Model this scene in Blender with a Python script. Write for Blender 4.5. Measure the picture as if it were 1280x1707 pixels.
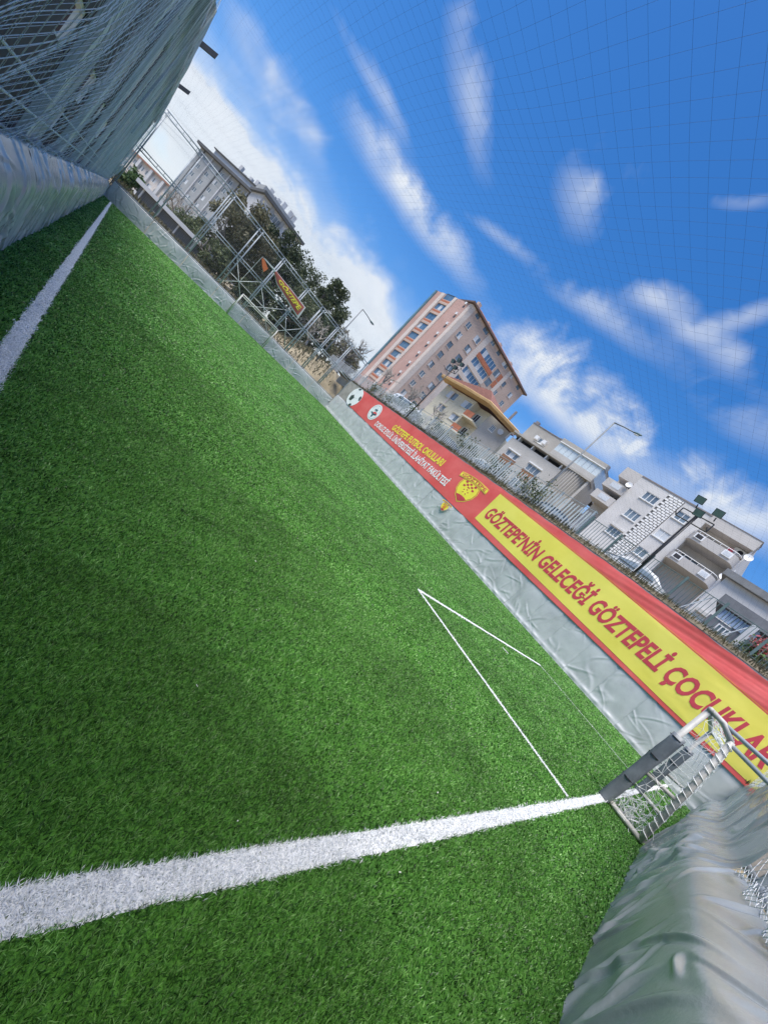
import bpy, math, random
import numpy as np
from mathutils import Vector, Matrix

random.seed(7); RNG = np.random.default_rng(11)
scn = bpy.context.scene
COL = scn.collection
for o in list(bpy.data.objects):
    bpy.data.objects.remove(o)
rad = math.radians

# ------------------------------------------------------------------ camera
FPX, CX, CY, CAMH = 640.0, 640.0, 853.5, 1.4          # in pixels of the 1280 x 1707 photograph
ROLL, PITCH, YAW = rad(45.1346), rad(-6.6034), rad(47.1531)
def _axes():
    cp, sp = math.cos(PITCH), math.sin(PITCH)
    fwd = np.array([0, cp, sp]); up0 = np.array([0, -sp, cp]); r0 = np.array([1., 0, 0])
    c, s = math.cos(ROLL), math.sin(ROLL)
    right = c*r0 + s*up0; up = -s*r0 + c*up0
    c, s = math.cos(YAW), math.sin(YAW)
    R = np.array([[c, s, 0], [-s, c, 0], [0, 0, 1]])
    return R@fwd, R@right, R@up
FW, RT, UP = _axes()
CAM = np.array([0., 0., CAMH])
cd = bpy.data.cameras.new('camera'); cam = bpy.data.objects.new('camera', cd); COL.objects.link(cam)
cd.sensor_fit = 'HORIZONTAL'; cd.sensor_width = 36; cd.lens = 36*FPX/1280
cd.clip_start = .05; cd.clip_end = 4000
cam.matrix_world = Matrix(((RT[0], UP[0], -FW[0], 0), (RT[1], UP[1], -FW[1], 0), (RT[2], UP[2], -FW[2], CAMH), (0, 0, 0, 1)))
scn.camera = cam

def ray(p):
    d = FW*FPX + RT*(p[0]-CX) - UP*(p[1]-CY)
    return d/np.linalg.norm(d)
def on_plane(p, A, B):
    """photo pixel -> (s along A->B, z) on the vertical plane over the line A-B"""
    A = np.array(A, float); B = np.array(B, float); t = (B-A)/np.linalg.norm(B-A); n = np.array([-t[1], t[0]])
    d = ray(p); k = (A@n)/(d[:2]@n); P = d*k
    return float((P[:2]-A)@t), float(P[2]+CAMH)
def at_z(p, z):
    d = ray(p); k = (z-CAMH)/d[2]; return (d*k)[:2]

# ------------------------------------------------------------------ view, sun, sky
scn.view_settings.view_transform = 'Standard'; scn.view_settings.look = 'None'
scn.view_settings.exposure = 1.15; scn.view_settings.gamma = 1.0
scn.view_settings.use_curve_mapping = False
SUN_AZ, SUN_EL = rad(256), rad(72)                       # direction towards the sun (from +Y, clockwise)
sd = bpy.data.lights.new('sun', 'SUN'); sd.energy = 3.0; sd.angle = rad(36); sd.color = (1, .95, .88)
sun = bpy.data.objects.new('sun', sd); COL.objects.link(sun)
sv = Vector((math.sin(SUN_AZ)*math.cos(SUN_EL), math.cos(SUN_AZ)*math.cos(SUN_EL), math.sin(SUN_EL)))
sun.rotation_euler = (-sv).to_track_quat('-Z', 'Y').to_euler(); sun.location = (-20, -30, 60)

world = bpy.data.worlds.new('World'); scn.world = world; world.use_nodes = True
WN = world.node_tree; WN.nodes.clear()
class G:
    """tiny helper to write node maths"""
    def __init__(s, nt): s.nt = nt
    def n(s, t, **k):
        x = s.nt.nodes.new(t)
        for a, b in k.items(): setattr(x, a, b)
        return x
    def put(s, sock, v):
        if isinstance(v, bpy.types.NodeSocket): s.nt.links.new(v, sock)
        else: sock.default_value = v
    def m(s, op, a, b=0.0, c=0.0, clamp=False):
        x = s.n('ShaderNodeMath', operation=op, use_clamp=clamp)
        s.put(x.inputs[0], a); s.put(x.inputs[1], b); s.put(x.inputs[2], c)
        return x.outputs[0]
    def v(s, op, a, b=(0, 0, 0), out=0):
        x = s.n('ShaderNodeVectorMath', operation=op)
        s.put(x.inputs[0], a); s.put(x.inputs[1], b)
        return x.outputs['Value' if op in ('DOT_PRODUCT', 'LENGTH') else 'Vector']
    def noise(s, vec, scale, detail=4, rough=.55, dist=0., dim='3D'):
        x = s.n('ShaderNodeTexNoise', noise_dimensions=dim)
        s.nt.links.new(vec, x.inputs['Vector'])
        x.inputs['Scale'].default_value = scale; x.inputs['Detail'].default_value = detail
        x.inputs['Roughness'].default_value = rough; x.inputs['Distortion'].default_value = dist
        return x.outputs['Fac']
    def mr(s, v, a, b, c=0., d=1., smooth=False):
        x = s.n('ShaderNodeMapRange', interpolation_type='SMOOTHSTEP' if smooth else 'LINEAR')
        s.put(x.inputs[0], v); s.put(x.inputs[1], a); s.put(x.inputs[2], b); s.put(x.inputs[3], c); s.put(x.inputs[4], d)
        return x.outputs[0]
    def mix(s, f, a, b, blend='MIX'):
        x = s.n('ShaderNodeMix', data_type='RGBA', blend_type=blend)
        s.put(x.inputs[0], f); s.put(x.inputs[6], a); s.put(x.inputs[7], b)
        return x.outputs[2]
g = G(WN)
sky = g.n('ShaderNodeTexSky', sky_type='NISHITA', sun_disc=False, sun_elevation=SUN_EL, sun_rotation=SUN_AZ, air_density=1.0, dust_density=.6, ozone_density=3.0)
D = g.n('ShaderNodeTexCoord').outputs['Generated']
sep = g.n('ShaderNodeSeparateXYZ'); WN.links.new(D, sep.inputs[0])
zc = g.m('MAXIMUM', sep.outputs[2], .0)
den = g.m('ADD', zc, .12)
comb = g.n('ShaderNodeCombineXYZ'); g.put(comb.inputs[0], g.m('DIVIDE', sep.outputs[0], den)); g.put(comb.inputs[1], g.m('DIVIDE', sep.outputs[1], den))
mp = g.n('ShaderNodeMapping'); WN.links.new(comb.outputs[0], mp.inputs[0]); mp.inputs['Rotation'].default_value = (0, 0, rad(35)); mp.inputs['Scale'].default_value = (1.0, .42, 1)
wisp = g.noise(mp.outputs[0], 1.7, 5, .58, .6)
lowf = g.mr(zc, .0, .5, 0, 1, True)
thr = g.m('ADD', .46, g.m('MULTIPLY', lowf, .20))
wcov = g.mr(g.m('SUBTRACT', wisp, thr), 0., .22, 0, .75, True)
# clouds seen over the pitch: soft elongated banks placed by direction
CLOUDS = [(430,320,340,70,50,1.35),(580,490,110,40,50,1.0),(415,70,95,22,66,.45),(515,225,55,18,62,.42),(635,165,85,14,60,.36),
 (705,365,125,22,52,1.0),(785,180,95,28,78,.5),(975,322,62,38,75,.68),(845,402,62,10,33,.4),
 (985,515,140,20,37,.5),(1095,505,55,18,15,.42),(1195,590,130,20,35,.42),(1245,535,70,18,-15,.4),(925,645,125,40,38,1.0),
 (1050,745,210,38,34,1.1),(1160,810,170,34,32,.9),(1235,700,90,28,35,.48),(1240,338,46,12,0,.34),(1050,270,60,20,55,.2)]
tot = None
ci1 = g.noise(D, 5.2, 6, .55, .6); ci2 = g.noise(D, 15., 3, .5, .6)
puff = g.m('ADD', g.m('MULTIPLY', ci1, 1.0), g.m('MULTIPLY', ci2, .3))
warp = g.m('ADD', g.m('MULTIPLY', g.m('SUBTRACT', ci1, .5), 3.2), g.m('MULTIPLY', g.m('SUBTRACT', ci2, .5), 1.1))
for cx, cy, hl, hw, ang, st in CLOUDS:
    c = ray((cx, cy)); a_ = ray((cx+20*math.cos(rad(ang)), cy+20*math.sin(rad(ang)))); a_ = a_-c*(a_@c); a_ /= np.linalg.norm(a_)
    b_ = np.cross(c, a_)
    dd = math.hypot(cx-CX, cy-CY); sc = FPX/math.hypot(FPX, dd)/FPX
    la, lb = hl*sc*.85, hw*sc*.88
    dc = g.m('MAXIMUM', g.v('DOT_PRODUCT', D, tuple(c)), .02)
    u = g.m('ADD', g.m('DIVIDE', g.v('DOT_PRODUCT', D, tuple(a_/la)), dc), g.m('MULTIPLY', warp, .35))
    w = g.m('ADD', g.m('DIVIDE', g.v('DOT_PRODUCT', D, tuple(b_/lb)), dc), warp)
    q = g.m('ADD', g.m('MULTIPLY', u, u), g.m('MULTIPLY', w, w))
    e = g.m('MULTIPLY', g.m('POWER', 2.718, g.m('MULTIPLY', q, -.8)), st)
    tot = e if tot is None else g.m('ADD', tot, e)
bank = g.mr(g.m('MULTIPLY', tot, g.mr(puff, .5, .85, .28, 1.4)), .07, 1.1, 0, 1, False)
cov = g.m('MINIMUM', g.m('ADD', g.m('ADD', g.m('MULTIPLY', wcov, .30), bank), g.mr(g.m('ADD', zc, g.m('MULTIPLY', g.m('SUBTRACT', ci1, .5), .26)), .31, .04, 0, .95, True)), 1.0)
hs = g.n('ShaderNodeHueSaturation'); hs.inputs['Saturation'].default_value = 1.36; hs.inputs['Hue'].default_value = .506; hs.inputs['Value'].default_value = 1.02
WN.links.new(sky.outputs[0], hs.inputs['Color'])
cl = g.mix(g.mr(puff, .5, .95), (4.0, 4.35, 4.8, 1), (5.0, 5.15, 5.3, 1))
allc = g.mix(g.m('MULTIPLY', cov, .90), hs.outputs[0], cl)
bg = g.n('ShaderNodeBackground'); WN.links.new(allc, bg.inputs[0]); bg.inputs[1].default_value = .085
wo = g.n('ShaderNodeOutputWorld'); WN.links.new(bg.outputs[0], wo.inputs[0])

# ------------------------------------------------------------------ materials
MATS = {}
def mat(name, col, rough=.65, var=.12, scale=2.0, bump=0., bscale=30., metal=0., spec=.4, stretch=None, col2=None, lo=.35, hi=.65, trans=0., grime=0.):
    if name in MATS: return MATS[name]
    m = bpy.data.materials.new(name); m.use_nodes = True; nt = m.node_tree; q = G(nt)
    b = nt.nodes['Principled BSDF']; b.inputs['Roughness'].default_value = rough; b.inputs['Metallic'].default_value = metal
    b.inputs['Specular IOR Level'].default_value = spec
    pos = q.n('ShaderNodeNewGeometry').outputs['Position']
    if stretch:
        mm = q.n('ShaderNodeMapping'); nt.links.new(pos, mm.inputs[0]); mm.inputs['Scale'].default_value = stretch; pos = mm.outputs[0]
    c2 = col2 or tuple(min(1, c*(1+var)) for c in col)
    c1 = col if col2 else tuple(c*(1-var) for c in col)
    f = q.mr(q.noise(pos, scale, 6, .6), lo, hi)
    c = q.mix(f, (*c1, 1), (*c2, 1))
    if grime:
        f2 = q.mr(q.noise(pos, scale*.23, 8, .7, .8), .5, .72, 0, grime)
        c = q.mix(f2, c, (.09, .085, .075, 1))
    nt.links.new(c, b.inputs['Base Color'])
    if bump:
        bp = q.n('ShaderNodeBump'); bp.inputs['Strength'].default_value = bump; bp.inputs['Distance'].default_value = .02
        nt.links.new(q.noise(pos, bscale, 5, .6), bp.inputs['Height']); nt.links.new(bp.outputs[0], b.inputs['Normal'])
    if trans:
        b.inputs['Subsurface Weight'].default_value = 0
    MATS[name] = m; return m

# ------------------------------------------------------------------ mesh helpers
WL = {}
def link(o, parent=None):
    COL.objects.link(o)
    if parent is not None: o.parent = parent
    return o
def tag(o, label=None, cat=None, group=None, kind=None):
    if label: o['label'] = label
    if cat: o['category'] = cat
    if group: o['group'] = group
    if kind: o['kind'] = kind
    return o
def thing(name, loc, label, cat, group=None):
    o = bpy.data.objects.new(name, None); o.empty_display_size = .3; o.location = loc; link(o)
    WL[o.name] = np.array(loc, float)
    return tag(o, label, cat, group)
def mesh_np(name, V, Fs, m, parent=None, smooth=False, loc=None, mats=None):
    """V world coordinates; parent's world location is subtracted"""
    V = np.asarray(V, float).reshape(-1, 3)
    if parent is not None: base = WL[parent.name]; off = np.zeros(3)
    elif loc is not None: base = np.array(loc, float); off = base
    else: base = np.array([(V[:, 0].min()+V[:, 0].max())/2, (V[:, 1].min()+V[:, 1].max())/2, V[:, 2].min()]); off = base
    me = bpy.data.meshes.new(name)
    if isinstance(Fs, np.ndarray):
        k = Fs.shape[1]; me.vertices.add(len(V)); me.vertices.foreach_set('co', (V-base).ravel())
        me.loops.add(Fs.size); me.loops.foreach_set('vertex_index', Fs.ravel().astype(np.int32))
        me.polygons.add(len(Fs)); me.polygons.foreach_set('loop_start', np.arange(0, Fs.size, k, dtype=np.int32))
        me.polygons.foreach_set('loop_total', np.full(len(Fs), k, np.int32)); me.update(calc_edges=True)
    else:
        me.from_pydata((V-base).tolist(), [], Fs); me.update()
    if smooth: me.polygons.foreach_set('use_smooth', np.ones(len(me.polygons), bool))
    me.materials.append(m)
    o = bpy.data.objects.new(name, me); o.location = off; link(o, parent)
    WL[o.name] = base
    return o
class MB:
    def __init__(s): s.V = []; s.F = []
    def add(s, V, F):
        n = len(s.V); s.V += [tuple(v) for v in V]; s.F += [tuple(i+n for i in f) for f in F]; return s
    def hexa(s, P):
        return s.add(P, [(0, 3, 2, 1), (4, 5, 6, 7), (0, 1, 5, 4), (1, 2, 6, 5), (2, 3, 7, 6), (3, 0, 4, 7)])
    def box(s, x0, x1, y0, y1, z0, z1):
        return s.hexa([(x0, y0, z0), (x1, y0, z0), (x1, y1, z0), (x0, y1, z0), (x0, y0, z1), (x1, y0, z1), (x1, y1, z1), (x0, y1, z1)])
    def tube(s, pts, r, n=8, caps=True):
        P = [np.array(p, float) for p in pts]; R = r if isinstance(r, (list, tuple)) else [r]*len(P)
        rings = []; ref = None
        for i, p in enumerate(P):
            d = P[min(i+1, len(P)-1)]-P[max(i-1, 0)]; d = d/(np.linalg.norm(d)+1e-9)
            if ref is None: ref = np.array([0, 0, 1.]) if abs(d[2]) < .9 else np.array([1., 0, 0])
            a = np.cross(d, ref); a /= np.linalg.norm(a)+1e-9; b = np.cross(a, d); ref = b
            rings.append([p+R[i]*(a*math.cos(2*math.pi*k/n)+b*math.sin(2*math.pi*k/n)) for k in range(n)])
        V = [v for q in rings for v in q]; F = []
        for i in range(len(P)-1):
            for k in range(n): F.append((i*n+k, i*n+(k+1) % n, (i+1)*n+(k+1) % n, (i+1)*n+k))
        if caps: F.append(tuple(range(n))[::-1]); F.append(tuple((len(P)-1)*n+k for k in range(n)))
        return s.add(V, F)
    def build(s, name, m, parent=None, smooth=False, loc=None):
        return mesh_np(name, s.V, s.F, m, parent, smooth, loc)
class Fac:
    """a vertical facade plane: s along A->B, d outward, z up"""
    def __init__(s, A, B):
        s.A = np.array(A, float); s.B = np.array(B, float); s.L = np.linalg.norm(s.B-s.A); s.t = (s.B-s.A)/s.L
        n = np.array([-s.t[1], s.t[0]]); s.n = n if n@(-s.A) > 0 else -n
    def p(s, u, d, z): q = s.A+s.t*u+s.n*d; return (q[0], q[1], z)
    def px(s, p): return on_plane(p, s.A, s.B)
    def box(s, mb, s0, s1, z0, z1, d0, d1):
        return mb.hexa([s.p(s0, d0, z0), s.p(s1, d0, z0), s.p(s1, d1, z0), s.p(s0, d1, z0), s.p(s0, d0, z1), s.p(s1, d0, z1), s.p(s1, d1, z1), s.p(s0, d1, z1)])
    def quad(s, mb, s0, s1, z0, z1, d):
        return mb.add([s.p(s0, d, z0), s.p(s1, d, z0), s.p(s1, d, z1), s.p(s0, d, z1)], [(0, 1, 2, 3)])
def wall_holes(mb, F, s0, s1, z0, z1, rects, rev=.16, d=0.):
    xs = sorted({s0, s1, *[min(max(r[0], s0), s1) for r in rects], *[min(max(r[1], s0), s1) for r in rects]})
    zs = sorted({z0, z1, *[min(max(r[2], z0), z1) for r in rects], *[min(max(r[3], z0), z1) for r in rects]})
    for a, b in zip(xs[:-1], xs[1:]):
        for c, e in zip(zs[:-1], zs[1:]):
            ms, mz = (a+b)/2, (c+e)/2
            if any(r[0] < ms < r[1] and r[2] < mz < r[3] for r in rects): continue
            F.quad(mb, a, b, c, e, d)
    for (a, b, c, e) in rects:
        for (p, q) in (((a, c), (b, c)), ((b, c), (b, e)), ((b, e), (a, e)), ((a, e), (a, c))):
            mb.add([F.p(p[0], d, p[1]), F.p(q[0], d, q[1]), F.p(q[0], d-rev, q[1]), F.p(p[0], d-rev, p[1])], [(0, 1, 2, 3)])
# value noise
_T = RNG.random((256, 256))
def vn(x, y):
    x = np.asarray(x, float); y = np.asarray(y, float)
    xi = np.floor(x).astype(int); yi = np.floor(y).astype(int); fx = x-xi; fy = y-yi
    fx = fx*fx*fx*(fx*(fx*6-15)+10); fy = fy*fy*fy*(fy*(fy*6-15)+10)
    a = _T[xi & 255, yi & 255]; b = _T[(xi+1) & 255, yi & 255]; c = _T[xi & 255, (yi+1) & 255]; d = _T[(xi+1) & 255, (yi+1) & 255]
    return (a*(1-fx)+b*fx)*(1-fy)+(c*(1-fx)+d*fx)*fy
def fbm(x, y, o=4):
    r = 0; a = .5
    for i in range(o): r = r+a*(vn(x*2**i+17*i, y*2**i+31*i)-.5); a *= .5
    return r
def ridge(x, y, o=3):
    r = 0; a = .5
    for i in range(o): r = r+a*(1-np.abs(2*vn(x*2**i+7*i, y*2**i+13*i)-1))**2; a *= .5
    return r
def grid_faces(nu, nv):
    i, j = np.meshgrid(np.arange(nu-1), np.arange(nv-1), indexing='ij'); k = i*nv+j
    return np.stack([k, k+nv, k+nv+1, k+1], -1).reshape(-1, 4)
def segs(P, Q, r, name, m, parent=None, n=3):
    """many thin straight threads P[i]->Q[i] as n-sided prisms in one mesh"""
    P = np.asarray(P, float); Q = np.asarray(Q, float); d = Q-P; d /= np.linalg.norm(d, axis=1)[:, None]+1e-9
    ref = np.where(np.abs(d[:, 2:3]) < .9, np.array([[0, 0, 1.]]), np.array([[1., 0, 0]]))
    a = np.cross(d, ref); a /= np.linalg.norm(a, axis=1)[:, None]; b = np.cross(a, d)
    rr = np.asarray(r, float).reshape(-1, 1) if np.ndim(r) else r
    V = []
    for base in (P, Q):
        for k in range(n): V.append(base+rr*(a*math.cos(2*math.pi*k/n)+b*math.sin(2*math.pi*k/n)))
    V = np.stack(V, 1); N = len(P); idx = np.arange(N)[:, None]*2*n
    F = np.concatenate([idx+np.array([[k, (k+1) % n, n+(k+1) % n, n+k]]) for k in range(n)], 0)
    return mesh_np(name, V.reshape(-1, 3), F, m, parent)

# ------------------------------------------------------------------ layout of the pitch (metres)
LX = -.43; LF = np.array([-.42, 42.2]); FB = np.array([23.2, 39.6])
BP = (np.array([21.1, -.1]), np.array([23.2, 39.6]))
def bx(y): return 21.1+2.1*(y+.1)/39.7
def line2(x): return .527-.078*x
def rwall(x): return -.52-.072*x*np.clip((np.asarray(x)-3)/12, .32, 1)
def street_z(y): return 5.55-.034*np.clip(y, -40, 75)
def terrain(x, y):
    sm = lambda a, b, v: np.clip((v-a)/(b-a), 0, 1)**2*(3-2*np.clip((v-a)/(b-a), 0, 1))
    side = sm(21.6, 22.3, x-2.1*(np.clip(y, 0, 40))/39.7)*(1-sm(38, 44, y))
    back = sm(40, 46, y)
    zb = street_z(y)*sm(15, 24, x)+1.25*(1-sm(15, 24, x))
    z = side*street_z(y)+back*zb*(1-side)
    z = z+np.maximum(0, x-40)*.02+back*np.maximum(0, y-60)*.01
    return np.where((x < 21.6+2.1*np.clip(y, 0, 40)/39.7) & (y < 42.3), -.06, z-.02)
xs = np.r_[np.linspace(-500, -20, 10), np.linspace(-10, 20, 9), np.arange(20.5, 27, .25), np.linspace(28, 80, 20), np.linspace(100, 900, 12)]
ys = np.r_[np.linspace(-500, -30, 9), np.arange(-25, 40, 2.5), np.arange(40, 50, .5), np.linspace(52, 130, 20), np.linspace(160, 1200, 10)]
X, Y = np.meshgrid(xs, ys, indexing='ij'); Zt = terrain(X, Y)
m_ground = mat('earth', (.17, .145, .10), .95, .3, .8, .6, 12, col2=(.29, .245, .165))
gr = mesh_np('ground', np.stack([X, Y, Zt], -1).reshape(-1, 3), grid_faces(len(xs), len(ys)), m_ground, loc=(0, 0, 0)); tag(gr, kind='structure')

# turf carpet
turf_m = bpy.data.materials.new('turf'); turf_m.use_nodes = True; q = G(turf_m.node_tree); b = turf_m.node_tree.nodes['Principled BSDF']
pos = q.n('ShaderNodeNewGeometry').outputs['Position']
mm = q.n('ShaderNodeMapping'); turf_m.node_tree.links.new(pos, mm.inputs[0]); mm.inputs['Scale'].default_value = (.35, 3.2, 1); mm.inputs['Rotation'].default_value = (0, 0, rad(-6))
n1 = q.noise(mm.outputs[0], 3, 6, .65); n2 = q.noise(pos, 60, 4, .7); n3 = q.noise(pos, .35, 4, .6)
c = q.mix(q.mr(n1, .3, .7), (.064, .21, .022, 1), (.13, .345, .042, 1))
c = q.mix(q.mr(n2, .3, .7, 0, .75), c, (.018, .062, .012, 1))
c = q.mix(q.mr(n3, .4, .7, 0, .35), c, (.075, .18, .035, 1))
turf_m.node_tree.links.new(c, b.inputs['Base Color']); b.inputs['Roughness'].default_value = .7; b.inputs['Specular IOR Level'].default_value = .25
bp = q.n('ShaderNodeBump'); bp.inputs['Strength'].default_value = .9; bp.inputs['Distance'].default_value = .03
turf_m.node_tree.links.new(n2, bp.inputs['Height']); turf_m.node_tree.links.new(bp.outputs[0], b.inputs['Normal'])
pit = [(-.6, -.75, 0), (21.4, -2.6, 0), (bx(-2.6)+.3, -2.6, 0), (23.5, 39.7, 0), (-.6, 42.4, 0)]
tf = mesh_np('pitch_turf', [(-.6, -.9, 0), (8, -1.4, 0), (21.3, -2.6, 0), (23.4, 39.7, 0), (-.6, 42.4, 0)], [(0, 1, 2, 3, 4)], turf_m, loc=(0, 0, 0)); tag(tf, kind='structure')

# grass blades (fade in size and number with distance), green and white
def blade_mesh(name, P, hgt, wid, m, label, cat, simple=False):
    n = len(P); th = RNG.random(n)*2*math.pi; lean = (.35+.75*RNG.random(n))*hgt
    ld = RNG.normal(.6, 1.3, n)                       # pile leans mostly one way
    lx, ly = np.cos(ld)*lean, np.sin(ld)*lean
    px_, py_ = np.cos(th)*wid/2, np.sin(th)*wid/2
    z = np.zeros(n); H = hgt*(.55+.5*RNG.random(n))
    base = np.stack([P[:, 0], P[:, 1], z], 1)
    off = np.stack([px_, py_, z], 1)
    mid = base+np.stack([lx*.35, ly*.35, H*.62], 1); tip = base+np.stack([lx, ly, H], 1)
    nv = 3 if simple else 5
    if simple:
        V = np.stack([base-off, base+off, tip], 1).reshape(-1, 3); F = np.arange(n*3).reshape(-1, 3)
    else:
        V = np.stack([base-off, base+off, mid+off*.8, mid-off*.8, tip], 1).reshape(-1, 3)
        i = np.arange(n)[:, None]*5
        F = np.concatenate([np.concatenate([i, i+1, i+2], 1), np.concatenate([i, i+2, i+3], 1), np.concatenate([i+3, i+2, i+4], 1)], 0)
    o = mesh_np(name, V, F, m, loc=(0, 0, 0), smooth=False)
    at = o.data.attributes.new('tint', 'FLOAT', 'POINT'); at.data.foreach_set('value', np.repeat(RNG.random(n), nv).astype(np.float32))
    return tag(o, label, cat, kind='stuff')
def blade_mat(name, cols, rough, even=False):
    m = bpy.data.materials.new(name); m.use_nodes = True; nt = m.node_tree; b = nt.nodes['Principled BSDF']; q = G(nt)
    a = q.n('ShaderNodeAttribute'); a.attribute_name = 'tint'
    r = q.n('ShaderNodeValToRGB'); nt.links.new(a.outputs['Fac'], r.inputs[0])
    while len(r.color_ramp.elements) < len(cols): r.color_ramp.elements.new(.5)
    for k, c in enumerate(cols):
        r.color_ramp.elements[k].position = k/(len(cols)-1); r.color_ramp.elements[k].color = (*c, 1)
    pos = q.n('ShaderNodeNewGeometry').outputs['Position']
    mm = q.n('ShaderNodeMapping'); nt.links.new(pos, mm.inputs[0]); mm.inputs['Scale'].default_value = (.45, 1.5, 1)
    f = q.m('MULTIPLY', q.mr(q.noise(mm.outputs[0], 1.6, 5, .65), .32, .68, .62, 1.25), q.m('MULTIPLY', q.mr(q.noise(pos, 7., 5, .7), .3, .7, .68, 1.28), q.mr(q.noise(pos, .30, 4, .6, .5), .35, .65, .80, 1.16)))
    if even: f = q.mr(f, .3, 1.5, .88, 1.06)
    hv = q.n('ShaderNodeHueSaturation'); nt.links.new(r.outputs[0], hv.inputs['Color']); nt.links.new(f, hv.inputs['Value'])
    nt.links.new(hv.outputs[0], b.inputs['Base Color']); b.inputs['Roughness'].default_value = rough; b.inputs['Specular IOR Level'].default_value = .3
    tr = nt.nodes.new('ShaderNodeBsdfTranslucent'); nt.links.new(hv.outputs[0], tr.inputs[0])
    ms = nt.nodes.new('ShaderNodeMixShader'); ms.inputs[0].default_value = .22
    nt.links.new(b.outputs[0], ms.inputs[1]); nt.links.new(tr.outputs[0], ms.inputs[2]); nt.links.new(ms.outputs[0], nt.nodes['Material Output'].inputs[0])
    return m
m_blade = blade_mat('turf_blade', [(.006, .021, .007), (.042, .14, .021), (.096, .28, .038), (.25, .46, .14)], .34)
m_white = blade_mat('white_blade', [(.50, .54, .58), (.84, .86, .88), (.93, .93, .94)], .5, True)
boxa, boxb = at_z((697, 984), 0), at_z((900, 1110), 0)
boxc, boxd = at_z((945, 1328), 0), at_z((1050, 1287), 0)
pma, pmb = at_z((837, 1080), 0), at_z((846, 1090), 0)
LINES = [(np.array([.06, -.7]), np.array([.10, 41.2]), .108), (np.array([-.3, line2(-.3)]), np.array([20.6, line2(20.6)]), .098),
         (boxc, boxa, .085), (boxa, boxb, .085), (boxb, boxd, .035), (pma, pmb, .07)]
def in_lines(P, soft=.012):
    r = np.zeros(len(P), bool)
    for A, B, w in LINES:
        d = B-A; L = np.linalg.norm(d); d = d/L; q = P-A; s = q@d; t = np.abs(q@np.array([-d[1], d[0]]))
        r |= (s > 0) & (s < L) & (t < w/2+RNG.normal(0, soft, len(P)))
    return r
def tier(r0, r1, dens, far=False):
    a0, a1 = rad(-8), rad(104)
    n = int(dens*(r1*r1-r0*r0)/2*(a1-a0)); r = np.sqrt(RNG.random(n)*(r1*r1-r0*r0)+r0*r0); a = a0+RNG.random(n)*(a1-a0)
    P = np.stack([np.sin(a)*r, np.cos(a)*r], 1)
    # tufting rows
    keep = (P[:, 0] > LX-.03) & (P[:, 1] > rwall(P[:, 0])-.05) & (P[:, 0] < bx(P[:, 1])+.05) & (P[:, 1] < 42-.11*P[:, 0])
    return P[keep]
for k, (r0, r1, dens, h, w) in enumerate([(.0, 1.9, 40000, .019, .0026), (1.9, 4.2, 13000, .020, .0045), (4.2, 8, 3800, .022, .009), (8, 15, 1100, .028, .020), (15, 27, 330, .026, .042), (27, 47, 110, .024, .08)]):
    P = tier(r0, r1, dens); wl = in_lines(P, .004)
    blade_mesh('turf_grass', P[~wl], h, w, m_blade, 'dense green artificial grass blades covering the pitch', 'grass', k > 2)
    extra = P[wl]
    if len(extra):
        ex = np.repeat(extra, 2, 0)+RNG.normal(0, .003+.003*k, (len(extra)*2, 2))
        blade_mesh('white_line_grass', ex, h*.9, w*1.15, m_white, 'white artificial grass blades of the pitch markings', 'grass', k > 2)
# white marking under the white blades; dark gaps between fibres painted into its colour
m_line = mat('line_white', (.10, .15, .09), .8, .12, 140, .8, 160, col2=(.84, .85, .86), lo=.36, hi=.5)
for A, B, w in LINES:
    d = (B-A)/np.linalg.norm(B-A); nrm = np.array([-d[1], d[0]])*w/2; L = np.linalg.norm(B-A); n = max(2, int(L*6))
    t = np.linspace(0, L, n); e1 = RNG.normal(0, .004, n); e2 = RNG.normal(0, .004, n)
    V = []
    for ti, a_, b_ in zip(t, e1, e2):
        c = A+d*ti; p, s_ = c-nrm*(1+a_/w*2), c+nrm*(1+b_/w*2)
        zz = .004+.018*min(1, max(0, (np.hypot(*c)-4)/10)); V += [(p[0], p[1], zz), (s_[0], s_[1], zz)]
    o = mesh_np('pitch_line', V, [(2*i, 2*i+2, 2*i+3, 2*i+1) for i in range(n-1)], m_line, loc=(0, 0, 0)); tag(o, kind='structure')

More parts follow.
